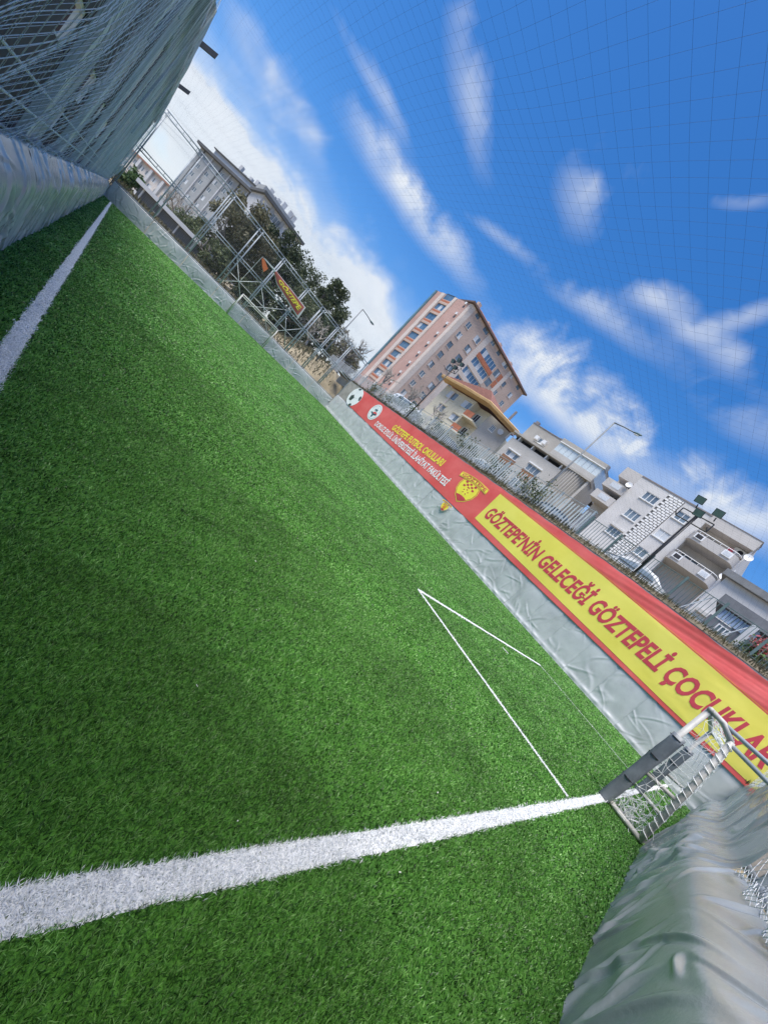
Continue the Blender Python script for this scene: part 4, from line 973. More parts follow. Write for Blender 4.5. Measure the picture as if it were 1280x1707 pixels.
for r in (lw0, lw1):
    add_window(FQ, r, gh, m_frame, m_glass, 2, None, head=m_frame)
    w = MB(); FQ.box(w, r[0]-.1, r[1]+.25, r[2]-1.3, r[2]-.02, -.02, .06); w.build('brown_panel', m_brown, gh)
    add_window(FQ, (r[0], r[1], r[2]-3., r[2]-1.6), gh, m_frame, m_glass, 2, d=.12)
w = MB(); FQ.box(w, sl0, sl1+2.5, zSl-.95, zSl-.3, -1.6, -.9); w.build('shadow_recess', m_gap, gh)  # near-black box: the shadow below the slab is put into its colour
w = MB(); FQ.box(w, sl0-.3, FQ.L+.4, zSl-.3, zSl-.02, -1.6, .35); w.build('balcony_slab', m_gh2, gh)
for s_ in np.linspace(sl0+1, sl1+2, 5):
    w = MB(); FQ.box(w, s_-.09, s_+.09, zSl-.95, zSl-.31, -.85, -.02); w.build('slab_post', m_frame, gh)
# glazed balcony
zg1 = 18.3; zg0 = 17.0
w = MB(); FQ.box(w, sM, FQ.L+.35, zSl-.01, zg0, -.88, .30); w.build('balcony_front', m_gh, gh)
n_ = 9
for k in range(n_):
    s_ = sM+(FQ.L+.3-sM)*k/n_; e_ = sM+(FQ.L+.3-sM)*(k+1)/n_
    w = MB(); FQ.box(w, s_+.02, e_-.02, zg0+.01, zg1, .20, .25); w.build('glazing_panel', m_glz, gh)
w = MB(); FQ.box(w, sM-.05, FQ.L+.45, zg1+.003, 18.9, -.88, .38); w.build('balcony_fascia', m_gh2, gh)
w = MB(); FQ.box(w, sM-.06, FQ.L+.5, zg1-.05, zg1+.06, .255, .42); w.build('balcony_trim', m_frame, gh)
for k in range(5):
    w = MB(); FQ.box(w, FQ.L+.30, FQ.L+.36, zg0-.4, zg1, .2-.9*(k+1)+.02, .2-.9*k-.02); w.build('glazing_panel', m_glz, gh)
w = MB(); FQ.box(w, FQ.L+.003, FQ.L+.30, 5, 18.28, -5, .19); w.build('side_wall', m_gh, gh)
# ribbed stair drum below the balcony
w = MB(); n_ = 18
for k in range(n_):
    a = math.pi*k/(n_-1); s_ = FQ.L-1.9+1.9*math.cos(a); dd_ = -1.1+1.25*math.sin(a); q0 = FQ.p(s_, dd_, 8); w.tube([(q0[0], q0[1], 7), (q0[0], q0[1], zSl-.32)], .17, 6)
w.build('ribbed_drum', m_gh2, gh)
w = MB(); FQ.box(w, sl1+.05, FQ.L-3.6, 10.5, 13.9, -1.2, .3); w.build('stair_block', m_gh, gh)

# --- cream house with deep orange eaves
m_crm = mat('cream_render', (.60, .55, .42), .9, .07, .6, .2, 25, col2=(.67, .62, .48), grime=.15)
m_orsof = mat('ochre_soffit', (.53, .34, .15), .75, .08, .8, col2=(.59, .39, .18), grime=.15)
ZC = 17.
cA, cB = at_z(cz_(cC, (330, 225)), ZC), at_z(cz_(cC, (800, 500)), ZC)
FCr = Fac(cA, cB)
ch = thing('cream_house', (cA[0]+5, (cA[1]+cB[1])/2, 5), 'cream house with a deep curved ochre eave and a dark tiled roof', 'building')
cr = [px_rect(FCr, cC, (370, 280), (395, 415)), px_rect(FCr, cC, (540, 395), (560, 520)), px_rect(FCr, cC, (245, 440), (250, 550)), px_rect(FCr, cC, (395, 550), (405, 665))]
sb_ = pxs(FCr, cC, (660, 440))[0]
shell(FCr, -.1, sb_, 4.5, ZC, 9, cr, m_crm, ch)
for r in cr: add_window(FCr, r, ch, m_frame, m_glass, 1, m_crm, head=m_crm)
shell(FCr, sb_+.004, FCr.L, 4.5, ZC-.01, 9, [], m_crm, ch, d=-1.5)
for p in ((630, 610), (470, 765)):
    a = pxs(FCr, cC, p); w = MB(); FCr.box(w, sb_, FCr.L+.1, a[1]-.75, a[1]-.5, -1.49, .5); bo = w.build('balcony', m_crm, ch)
    w = MB(); FCr.box(w, sb_+.1, FCr.L-.6, a[1]-.5, a[1]+.5, .42, .5); w.build('balcony_front', m_orng, bo)
    add_window(FCr, (sb_+.5, sb_+1.6, a[1]-.3, a[1]+1.3), ch, m_frame, m_dark, 1, d=-1.38)
w = MB(); FCr.box(w, 2.6, 2.9, 4.6, ZC-.4, -.02, .10); w.build('pilaster', m_band, ch)
# right hand return wing with its own windows
cC2 = at_z(cz_(cC, (1060, 830)), ZC-.4); FW2 = Fac(np.array(FCr.p(FCr.L, -1.5, 0)[:2]), cC2)
ww = [px_rect(FW2, cC, (865, 690), (850, 790)), px_rect(FW2, cC, (900, 860), (930, 970))]
ww = [r for r in ww if r[1]-r[0] < 3.5 and r[0] > .2 and r[1] < FW2.L-.1]
shell(FW2, .01, FW2.L, 4.5, ZC-.02, 5, ww, m_gh, ch)
for r in ww: add_window(FW2, r, ch, m_frame, m_glass, 2, m_frame)
# deep ochre eave following the two fronts, curved in section
path = [np.array(FCr.p(-1.5, .1, 0)[:2]), np.array(FCr.p(FCr.L*.5, .35, 0)[:2]), np.array(FCr.p(FCr.L+.1, .0, 0)[:2]), np.array(cC2)+FW2.n*.1+FW2.t*.5]
nrm_ = [FCr.n, FCr.n, (FCr.n+FW2.n)/np.linalg.norm(FCr.n+FW2.n), FW2.n]
sec = [(-.4, .22), (1.0, .27), (1.2, .36), (1.24, .72), (1.0, .85), (-.4, .9)]
V = [(*(p+n_*o_), ZC+z_) for p, n_ in zip(path, nrm_) for o_, z_ in sec]
Fe = [(6*i+j, 6*i+6+j, 6*i+6+(j+1) % 6, 6*i+(j+1) % 6) for i in range(3) for j in range(6)]+[tuple(range(6)), tuple(18+j for j in range(6))[::-1]]
mesh_np('eave', V, Fe, m_orsof, ch)
# dark tiled roof rising behind the eave: ribs of tiles
rp0 = [np.array(FCr.p(-1.2, .6, 0)[:2]), np.array(FCr.p(FCr.L+.3, .6, 0)[:2]), np.array(FCr.p(FCr.L+1.2, -8, 0)[:2]), np.array(FCr.p(-1.2, -9, 0)[:2])]
ctr = np.array(FCr.p(FCr.L*.42, -4.2, 0)[:2])
w = MB(); w.add([(*p, ZC+.98) for p in rp0]+[(*ctr, ZC+4.4)], [(0, 1, 4), (1, 2, 4), (2, 3, 4), (3, 0, 4)]); ro = w.build('roof', m_rooft, ch)
for k in range(26):
    t_ = (k+.5)/26; a = rp0[0]*(1-t_)+rp0[1]*t_; top_t = 1-abs(t_-.45)*1.9
    if top_t < .1: continue
    e_ = a+(ctr-a)*0+(-FCr.n)*4.8*min(1, top_t); w = MB(); w.tube([(*a, ZC+1.0), (*e_, ZC+1.0+3.42*min(1, top_t))], .10, 5); w.build('tile_rib', m_rooft, ro)
q_ = np.array(cC2)-FW2.n*1.2; w = MB(); w.tube([(q_[0]-2.0, q_[1]+.8, ZC+1), (q_[0]-2.0, q_[1]+.8, ZC+3.0)], .2, 8); w.build('chimney', m_cap, ro)
w = MB(); q_ = np.array(FW2.p(FW2.L-.2, .4, 0)); w.tube([(q_[0], q_[1], ZC-1.2), (q_[0], q_[1], ZC-.1), (q_[0], q_[1]-.6, ZC+.4)], .13, 8); w.build('flue_pipe', m_frame, ch)
s_, z_ = pxs(FW2, cC, (945, 785)); satellite(FW2.p(s_, .35, z_-.25), FW2.n, .5, 'white satellite dish on the cream house side wing')
for p, wh in (((1010, 820), 'upper'), ((680, 1070), 'lower')):
    s_, z_ = pxs(FH, cRt, p); satellite(FH.p(s_, .35, z_-.25), FH.n, .34, 'white satellite dish beside the '+wh+' curved balcony of the brick strip house')
s_, z_ = pxs(FH, cBr, (390, 335)); satellite(FH.p(s_, .45, z_-.25), FH.n, .34, 'white satellite dish on the corner balcony of the brick strip house')

# --- low house at the right edge
zR = 12.6; ra = at_z(cz_(cRt, (1075, 1165)), zR); FRr = Fac(ra+np.array([.05, 1.3]), ra+np.array([-.4, -9.]))
rh = thing('low_grey_house', (ra[0]+4, ra[1]-4, 5), 'low pale grey house with a loggia and an ochre awning beside the slatted gable', 'building')
lg = (2.3, 4.6, zR-3.3, zR-1.9); lg2 = (3.2, 6.0, zR-1.35, zR-.75)
shell(FRr, 0, FRr.L, 5, zR-.5, 7, [lg, lg2], m_gw2, rh, rev=.9); add_window(FRr, lg2, rh, m_frame, m_curt, 4)
w = MB(); FRr.box(w, 2.4, 3.6, lg[2], lg[2]+1.1, -.6, -.5); w.build('loggia_window', m_curt, rh)
w = MB(); FRr.box(w, -.3, FRr.L, zR-.497, zR, -7.2, .35); w.build('roof', mat('slate_roof', (.20, .205, .21), .85, .15, 2, .3, 20), rh)
w = MB(); FRr.box(w, 4.6, 7.2, zR-4.3, zR-3.4, .02, .9); w.build('awning', mat('ochre_awning', (.72, .38, .05), .7, .08, 1), rh)
w = MB(); FRr.box(w, .3, FRr.L, lg[2]-.35, lg[2]-.1, -.02, .3); w.build('ledge', m_gw1, rh)

# ------------------------------------------------------------------ street side: fence, verge, lamps, cars
m_grn = mat('fence_green', (.10, .15, .15), .5, .15, 2, grime=.2)
m_pick = mat('picket_white', (.46, .48, .49), .55, .1, 2, grime=.3)
FFn = Fac(BP[0]-nB*1.0, BP[1]-nB*1.0)
base_z = lambda s: float(np.interp(s, [-6, 2.2, 9.2, 20, 33.5, 44], [6.0, 5.92, 5.75, 5.2, 4.4, 4.0]))
kb = MB()
for a in np.arange(-8, 44, 2.):
    kb.hexa([FFn.p(a, -.15, base_z(a)-.9), FFn.p(a+1.996, -.15, base_z(a+2)-.9), FFn.p(a+1.996, .15, base_z(a+2)-.9), FFn.p(a, .15, base_z(a)-.9), FFn.p(a, -.15, base_z(a)), FFn.p(a+1.996, -.15, base_z(a+2)), FFn.p(a+1.996, .15, base_z(a+2)), FFn.p(a, .15, base_z(a))])
o = kb.build('fence_plinth', m_conc); tag(o, 'low concrete plinth under the street fence above the banners', 'plinth')
fn_ = thing('street_fence', FFn.p(5, 0, 5.8), 'dark green steel fence with thin bars above the yellow banner', 'fence')
posts = [-6.8, -4.9, -3.0, -1.2, .5, 2.25, 4.0, 5.68, 7.48, 9.27]
for s in posts:
    w = MB(); FFn.box(w, s-.05, s+.05, base_z(s)-.05, base_z(s)+1.42, -.05, .05); w.build('post', m_grn, fn_)
bar = MB(); bar.box(-.011, .011, -.011, .011, 0, 1.2); barm = None
for a, bq in zip(posts[:-1], posts[1:]):
    for dz in (.1, 1.28):
        w = MB(); w.tube([FFn.p(a+.05, 0, base_z(a)+dz), FFn.p(bq-.05, 0, base_z(bq)+dz)], .02, 5); w.build('rail', m_grn, fn_)
    for s in np.arange(a+.2, bq-.1, .165):
        p = np.array(FFn.p(s, 0, base_z(s)+.09))-WL[fn_.name]
        if barm is None:
            bo_ = bar.build('bar', m_grn, None, loc=(0, 0, 0)); bo_.parent = fn_; bo_.location = p; barm = bo_.data
        else:
            c = bo_.copy(); COL.objects.link(c); c.parent = fn_; c.location = p
# leaning stay pipes of the fence
for s in (1.6, 3.3, 6.9):
    w = MB(); w.tube([FFn.p(s, .25, base_z(s)-.1), FFn.p(s-.5, -.1, base_z(s)+1.3)], .025, 6); w.build('stay', m_steel, fn_)
pf = thing('picket_fence', FFn.p(25, 0, 5), 'long white picket fence along the street above the red banner', 'fence')
pk = MB(); pk.hexa([(-.045, -.012, 0), (.045, -.012, 0), (.045, .012, 0), (-.045, .012, 0), (-.045, -.012, 1.42), (.045, -.012, 1.42), (.045, .012, 1.42), (-.045, .012, 1.42)]); pk.add([(-.045, -.012, 1.421), (.045, -.012, 1.421), (0, -.012, 1.49), (-.045, .012, 1.421), (.045, .012, 1.421), (0, .012, 1.49)], [(0, 1, 2), (5, 4, 3), (0, 2, 5, 3), (1, 4, 5, 2)])
rz_ = math.atan2(tB[1], tB[0]); pko = None
for s in np.arange(9.55, 50, .215):
    p = np.array(FFn.p(s, .03, base_z(min(s, 46))+.03+random.uniform(-.02, .02)))-WL[pf.name]
    if pko is None: pko = pk.build('picket', m_pick, None, loc=(0, 0, 0)); c = pko; c.parent = pf
    else: c = pko.copy(); COL.objects.link(c); c.parent = pf
    c.location = p; c.rotation_euler = (random.uniform(-.015, .015), random.uniform(-.02, .02), rz_)
for s in np.arange(9.45, 50, 2.3):
    w = MB(); FFn.box(w, s-.05, s+.05, base_z(s)-.05, base_z(s)+1.75, -.08, .0); w.build('post', m_steel, pf)
for dz in (.25, 1.2, 1.68):
    w = MB(); w.tube([FFn.p(s, -.02, base_z(min(s, 46))+dz) for s in np.arange(9.3, 50.1, 4.)], .022, 5); w.build('rail', m_steel, pf)
# overgrown verge between banner and fence
def tuft_field(name, P, hmin, hmax, wid, m, label, cat, lean=.5):
    n = len(P); th = RNG.random(n)*2*math.pi; H = hmin+(hmax-hmin)*RNG.random(n)**2; l = lean*H*RNG.random(n); la = RNG.random(n)*2*math.pi
    off = np.stack([np.cos(th)*wid/2, np.sin(th)*wid/2, 0*th], 1); tip = P+np.stack([np.cos(la)*l, np.sin(la)*l, H], 1); mid = P+np.stack([np.cos(la)*l*.4, np.sin(la)*l*.4, H*.6], 1)
    V = np.stack([P-off, P+off, mid+off*.8, mid-off*.8, tip], 1).reshape(-1, 3); i = np.arange(n)[:, None]*5
    F = np.concatenate([np.concatenate([i, i+1, i+2], 1), np.concatenate([i, i+2, i+3], 1), np.concatenate([i+3, i+2, i+4], 1)], 0)
    o = mesh_np(name, V, F, m, loc=(0, 0, 0)); at = o.data.attributes.new('tint', 'FLOAT', 'POINT'); at.data.foreach_set('value', np.repeat(RNG.random(n), 5).astype(np.float32)); return tag(o, label, cat, kind='stuff')
m_dry = blade_mat('dry_grass', [(.05, .055, .025), (.11, .095, .055), (.22, .19, .115), (.05, .07, .025)], .8)
m_lf_g = blade_mat('leaf_olive', [(.05, .07, .03), (.10, .125, .055), (.17, .18, .095)], .6)
m_lf_b = blade_mat('leaf_brown', [(.08, .085, .045), (.14, .135, .075), (.21, .19, .115)], .7)
m_lf_d = blade_mat('leaf_dark', [(.03, .05, .022), (.065, .09, .04), (.13, .15, .075)], .6)
m_lf_y = blade_mat('leaf_green', [(.04, .08, .02), (.07, .13, .035), (.11, .17, .06)], .6)
n = 15000; S = RNG.uniform(-7, 43, n); dd_ = RNG.uniform(.15, .85, n); clump = fbm(S*.7, S*0, 3)+.5
keep = RNG.random(n) < clump*1.2; S, dd_ = S[keep], dd_[keep]
zz_ = np.interp(dd_, [.15, .85], [1, 0]); bz = np.array([base_z(s) for s in S]); tz = ban_top(S)+.1
XY = BP[0]-nB*1.0+tB*S[:, None]+nB*dd_[:, None]
verge = np.stack([np.interp(S, [-8, 44], [0, 0])+XY[:, 0], XY[:, 1], tz+(bz-tz)*np.clip((.75-dd_)/.6, 0, 1)-.02], 1)
tuft_field('verge_grass', verge, .06, .42, .035, m_dry, 'dry grass and weeds growing along the top of the banner wall', 'weeds')
vb = MB()
for a in np.arange(-8, 43.9, 1.):
    z0, z1 = float(ban_top(a))+.105, float(ban_top(a+1))+.105
    vb.add([FFn.p(a, .16, base_z(a)-.05), FFn.p(a+1, .16, base_z(a+1)-.05), FFn.p(a+1, .86, z1), FFn.p(a, .86, z0)], [(0, 1, 2, 3)])
o = vb.build('verge', mat('verge_soil', (.085, .072, .05), .95, .3, 2., .6, 14, col2=(.16, .135, .095))); tag(o, kind='structure')
# street surface and far kerb
m_asph = mat('asphalt', (.055, .055, .058), .9, .2, 3, .4, 60)
sv_, rw_ = MB(), None
for a in np.arange(-40, 60, 4.):
    z0, z1 = float(street_z(a))+.0, float(street_z(a+4))+.0
    sv_.add([(bx(a)+1.5+.5, a, z0), (bx(a+4)+1.5+.5, a+4, z1), (bx(a+4)+10.5, a+4, z1+.05), (bx(a)+10.5, a, z0+.05)], [(0, 1, 2, 3)])
o = sv_.build('street', m_asph); tag(o, kind='structure')

m_lgrey = mat('lamp_grey', (.15, .165, .175), .5, .15, 2)
def street_lamp(base, H, arm, name, label):
    t = thing(name, base, label, 'lamp', 'street lamps'); b_ = np.array(base, float); a = np.array([*arm, 0.])
    w = MB(); w.tube([b_, b_+[0, 0, H*.45], b_+[0, 0, H*.46], b_+[0, 0, H]], [.11, .095, .075, .06], 8); w.build('pole', m_lgrey, t, True)
    w = MB(); w.tube([b_+[0, 0, H-.03], b_+a*.5+[0, 0, H-.04], b_+a+[0, 0, H-.12]], [.055, .05, .045], 8); w.build('arm', m_lgrey, t, True)
    e = b_+a+[0, 0, H-.12]; u = a/np.linalg.norm(a); n_ = np.array([-u[1], u[0], 0])
    w = MB(); w.tube([e-u*.05, e+u*.15, e+u*.5, e+u*.72], [.045, .09, .10, .04], 10); w.build('lamp_head', m_grn, t, True)
    w = MB(); c = e+u*.33-[0, 0, .105]; w.hexa([tuple(c+s*u*.2+q*n_*.08+[0, 0, z]) for z in (-.03, .0) for s, q in ((-1, -1), (1, -1), (1, 1), (-1, 1))]); w.build('lamp_glass', m_glow, t)
FL30 = ((30, 0), (30+math.sin(rad(3)), math.cos(rad(3))))
lp = on_plane((1025, 704.5), *FL30); y_ = lp[0]; street_lamp((30+.052*y_, y_, float(street_z(y_))), lp[1]-float(street_z(y_)), (-.15, -1.9), 'street_lamp', 'tall grey street lamp with a bent arm before the glazed balcony house')
FLf = Fac(LF-nF*5, FB-nF*5)
lt = FLf.px((605, 515)); lb = FLf.px((560, 600)); q_ = FLf.p(lt[0], 0, 0); le = FLf.px((622, 528)); e_ = FLf.p(le[0], 0, 0)
street_lamp((q_[0], q_[1], float(terrain(np.array(q_[0]), np.array(q_[1])))), lt[1]-float(terrain(np.array(q_[0]), np.array(q_[1]))), (e_[0]-q_[0], e_[1]-q_[1]), 'street_lamp', 'thin street lamp with a short arm rising behind the lattice frame')

m_lampb = mat('floodlight_black', (.03, .03, .032), .45, .2, 2)
def floodlights(base, H, heads, label, aim):
    t = thing('floodlight_mast', base, label, 'floodlight', 'floodlight masts along the street fence'); b_ = np.array(base, float)
    w = MB(); w.tube([b_, b_+[0, 0, H]], [.055, .045], 8); w.build('pole', m_lampb, t, True)
    w = MB()
    for dz in (-.55, -.05):
        w.tube([b_+[*(tB*-.75), H+dz], b_+[*(tB*.75), H+dz]], .03, 6)
    for e in (-.75, .75): w.tube([b_+[*(tB*e), H-.55], b_+[*(tB*e), H-.05]], .03, 6); w.tube([b_+[*(tB*e), H-.55], b_+[*(tB*e+nB*.45), H-.5]], .025, 6)
    w.build('platform', m_lampb, t)
    u = np.array([*aim, -.55]); u /= np.linalg.norm(u); r_ = np.cross(u, [0, 0, 1.]); r_ /= np.linalg.norm(r_); v_ = np.cross(r_, u)
    for (ds, dz) in heads:
        c = b_+[*(tB*ds), H+dz]; k = .22
        f0 = [c+u*.16+r_*a*k+v_*e*k*.85 for a, e in ((-1, -1), (1, -1), (1, 1), (-1, 1))]; f1 = [c-u*.14+r_*a*k*.6+v_*e*k*.5 for a, e in ((-1, -1), (1, -1), (1, 1), (-1, 1))]
        w = MB(); w.hexa([tuple(p) for p in f1+f0]); hd = w.build('floodlight_head', m_lampb, t)
        w = MB(); g_ = [c+u*.165+r_*a*k*.88+v_*e*k*.75 for a, e in ((-1, -1), (1, -1), (1, 1), (-1, 1))]; w.hexa([tuple(p) for p in g_]+[tuple(p+u*.012) for p in g_]); w.build('lens', m_glass, hd)
        w = MB(); w.tube([c-v_*.45-u*.05, c-v_*.25], .03, 5); w.build('bracket', m_lampb, hd)
p = FFn.px((1164, 862)); q_ = FFn.p(p[0], .12, 0); floodlights((q_[0], q_[1], base_z(p[0])-.3), p[1]-base_z(p[0])+.35, [(-.55, .55), (.45, .72), (.05, .1)], 'black mast with three floodlights in front of the brick strip house', nB)
p = FFn.px((760, 612)); q_ = FFn.p(p[0], .12, 0); floodlights((q_[0], q_[1], base_z(p[0])-.3), p[1]-base_z(p[0])+.2, [(-.6, .5), (.1, .75), (.7, .45), (-.2, 0)], 'black mast with clustered floodlights in front of the cream house', nB)

# parked cars
m_rub = mat('tyre', (.02, .02, .02), .8, .1, 4)
m_rim = mat('wheel_rim', (.45, .46, .48), .35, .1, 4, metal=.6)
def car(loc, ang, col, label, van=False, name='parked_car'):
    t = thing(name, loc, label, 'van' if van else 'car', 'cars parked along the street'); ca, sa = math.cos(ang), math.sin(ang); L0 = np.array(loc, float)
    def T(x, y, z): return (L0[0]+x*ca-y*sa, L0[1]+x*sa+y*ca, L0[2]+z)
    if van: prof = [(-2.4, .35, .35), (-2.45, 1.0, .35), (-2.4, 2.05, .35), (-2.2, 2.25, .3), (1.0, 2.28, .3), (1.35, 2.15, .32), (2.05, 1.25, .35), (2.45, 1.1, .35), (2.55, .7, .35), (2.5, .35, .35)]; wd = .95; belt = 1.2; taper = .88
    else: prof = [(-2.05, .35, 0), (-2.12, .75, 0), (-2.05, .98, 0), (-1.75, 1.05, 0), (-1.25, 1.42, 0), (-.5, 1.5, 0), (.35, 1.45, 0), (1.05, 1.02, 0), (1.9, .85, 0), (2.1, .62, 0), (2.1, .35, 0)]; wd = .86; belt = .98; taper = .80
    rows = []
    for (x, z, _) in prof:
        k = 1 if z <= belt else 1-(1-taper)*(z-belt)/(prof[4][1]-belt+1e-6); k = max(k, taper)
        rows.append([T(x, -wd*k, z), T(x, -wd*k*.82, z+.03*(z > .5)), T(x, wd*k*.82, z+.03*(z > .5)), T(x, wd*k, z)])
    V = [p for r in rows for p in r]; n = len(rows); F = [(4*i+j, 4*i+4+j, 4*i+5+j, 4*i+1+j) for i in range(n-1) for j in range(3)]
    F += [tuple(4*i for i in range(n))[::-1], tuple(4*i+3 for i in range(n)), (0, 1, 2, 3), tuple(4*(n-1)+j for j in range(4))[::-1]]
    body = mesh_np('body', V, F, mat('car_paint_'+name+str(col[0]), col, .22, .05, 1, spec=.7), t)
    zt = prof[4][1]-.10
    for sd_ in (-1, 1):
        xs_ = (-1.9, .9) if van else (-1.35, .72); gl = MB(); x0, x1 = xs_
        for a, b_ in ((x0, (x0+x1)/2-.04), ((x0+x1)/2+.04, x1)):
            o_ = .012; k0, k1 = wd*(.985)+o_, wd*taper*1.02+o_+.01; s0_ = .28 if (a == x0 and not van) else .02; s1_ = .42 if b_ == x1 else .02
            gl = MB(); gl.hexa([T(a, sd_*(k0-.05), belt+.06), T(b_, sd_*(k0-.05), belt+.06), T(b_, sd_*k0, belt+.06), T(a, sd_*k0, belt+.06), T(a+s0_, sd_*(k1-.05), zt), T(b_-s1_, sd_*(k1-.05), zt), T(b_-s1_, sd_*k1, zt), T(a+s0_, sd_*k1, zt)]); gl.build('side_window', m_glass, t)
        for x in (-1.3, 1.35):
            w = MB(); w.tube([T(x, sd_*(wd-.2), .33), T(x, sd_*(wd+.02), .33)], .33, 18); wh = w.build('wheel', m_rub, t); w = MB(); w.tube([T(x, sd_*(wd+.021), .33), T(x, sd_*(wd+.035), .33)], .2, 12); w.build('rim', m_rim, wh)
        w = MB(); x = prof[-2][0]; w.hexa([T(x-.12, sd_*wd*.55, .62), T(x-.0, sd_*wd*.55, .62), T(x-.0, sd_*wd*.9, .62), T(x-.12, sd_*wd*.9, .62), T(x-.14, sd_*wd*.55, .76), T(x+.02, sd_*wd*.55, .76), T(x-.02, sd_*wd*.9, .76), T(x-.14, sd_*wd*.9, .76)]); w.build('headlight', m_glow, t)
    i0 = 5 if van else 6
    (xa, za, _), (xb, zb2, _) = prof[i0], prof[i0+1]
    w = MB(); k0, k1 = wd*taper*.86, wd*.86; w.add([T(xa+.03, -k0, za+.02), T(xa+.03, k0, za+.02), T(xb+.02, k1, zb2+.06), T(xb+.02, -k1, zb2+.06)], [(0, 1, 2, 3)]); w.build('windscreen', m_glass, t)
ra_ = math.pi/2-rad(3)
for y, x, c, lab in ((12.2, 3.2, (.03, .045, .06), 'dark blue car parked behind the street fence near the glazed balcony house'), (19.2, 3.3, (.55, .57, .58), 'silver car parked behind the pickets before the cream house'), (24.6, 3.3, (.10, .11, .12), 'charcoal car parked behind the pickets beside a silver car'), (6.2, 3.1, (.60, .60, .58), 'pale car parked behind the green street fence')):
    car((bx(y)+x, y, float(street_z(y))+.02), ra_+random.uniform(-.02, .02), c, lab)
car((bx(33)+3.3, 33.2, float(street_z(33.2))+.02), ra_, (.75, .76, .77), 'white van parked behind the far end of the picket fence', True, 'parked_van')

# ------------------------------------------------------------------ trees
def leaf_cloud(C, size, m, name, parent):
    n = len(C); u = RNG.normal(size=(n, 3)); u /= np.linalg.norm(u, axis=1)[:, None]; w_ = np.cross(u, RNG.normal(size=(n, 3))); w_ /= np.linalg.norm(w_, axis=1)[:, None]
    s = size*(.6+.8*RNG.random((n, 1))); V = np.stack([C-u*s, C+w_*s*.45, C+u*s, C-w_*s*.45], 1).reshape(-1, 3)
    F = np.arange(n*4).reshape(-1, 4); o = mesh_np(name, V, F, m, parent); at = o.data.attributes.new('tint', 'FLOAT', 'POINT'); at.data.foreach_set('value', np.repeat(RNG.random(n), 4).astype(np.float32)); return o
m_bark = mat('bark', (.13, .115, .10), .95, .3, 4, .6, 20, col2=(.22, .20, .175))
m_barkp = mat('pale_bark', (.30, .27, .235), .95, .2, 4, .5, 20, col2=(.40, .37, .33))
def branches(w, p, d, L, r, depth, spread, tips, rng):
    n = 3; pts = [np.array(p)]; dd = np.array(d, float)
    for k in range(n):
        dd = dd+rng.normal(0, .16, 3); dd[2] += .06; dd /= np.linalg.norm(dd); pts.append(pts[-1]+dd*L/n)
    w.tube(pts, [r*(1-.45*k/n) for k in range(n+1)], 5 if depth > 1 else 4, False)
    tips.append(pts[-1])
    if depth > 0:
        for k in range(3 if depth > 1 else 4):
            nd = dd+rng.normal(0, spread, 3); nd /= np.linalg.norm(nd)
            branches(w, pts[-1] if k else pts[2], nd, L*rng.uniform(.6, .8), r*.55, depth-1, spread, tips, rng)
def tree(px, dist, rpx, hpx, leafm, label, nleaf=2600, size=.22, kind='round', depth=3, name='leafy_tree', barkm=None, seed=1):
    rng = np.random.default_rng(seed); d = ray(px); k = dist/np.hypot(d[0], d[1]); C = d*k+CAM
    sc = dist/FPX*(1/np.hypot(d[0], d[1]))*(d@FW)**-0 if False else dist/(FPX*np.hypot(d[0], d[1]))*1.0*(1/ (1.0))*abs(d@FW)
    R = rpx*sc*1.3; Hh = hpx*sc*1.3; nleaf = int(nleaf*2.6); gz = float(terrain(np.array(C[0]), np.array(C[1])))
    t = thing(name, (C[0], C[1], gz), label, 'tree', 'trees beyond the pitch'); w = MB(); tips = []
    tz = max(gz+1.0, C[2]-Hh*.7); top = np.array([C[0], C[1], tz]); bm = barkm or m_bark
    w.tube([(C[0], C[1], gz-.1), (C[0]+.08, C[1], (gz+tz)/2), top], [R*.075+.08, R*.06+.06, R*.05+.04], 8)
    tr = w.build('trunk', bm, t, True); w = MB()
    for i in range(5):
        a = rng.uniform(0, 6.28); nd = np.array([math.cos(a)*.8, math.sin(a)*.8, rng.uniform(.5, 1.3)]); nd /= np.linalg.norm(nd); branches(w, top, nd, max(R, Hh)*rng.uniform(.45, .65), R*.045+.03, depth-1, .5, tips, rng)
    w.build('branches', bm, t)
    if nleaf:
        pts = []; ncl = 46
        for i in range(ncl):
            while True:
                v = rng.uniform(-1, 1, 3)
                if kind == 'cone':
                    if np.hypot(v[0], v[1]) < (1-v[2])/2+.12: break
                elif v@v < 1: break
            c = C+v*np.array([R, R, Hh])*.88; rr = rng.uniform(.16, .34)*min(R, Hh); m_ = int(nleaf/ncl*rng.uniform(.5, 1.5))
            q = rng.normal(size=(m_, 3)); q /= np.linalg.norm(q, axis=1)[:, None]; pts.append(c+q*rr*rng.random((m_, 1))**.4)
        leaf_cloud(np.concatenate(pts), size, leafm, 'crown', t)
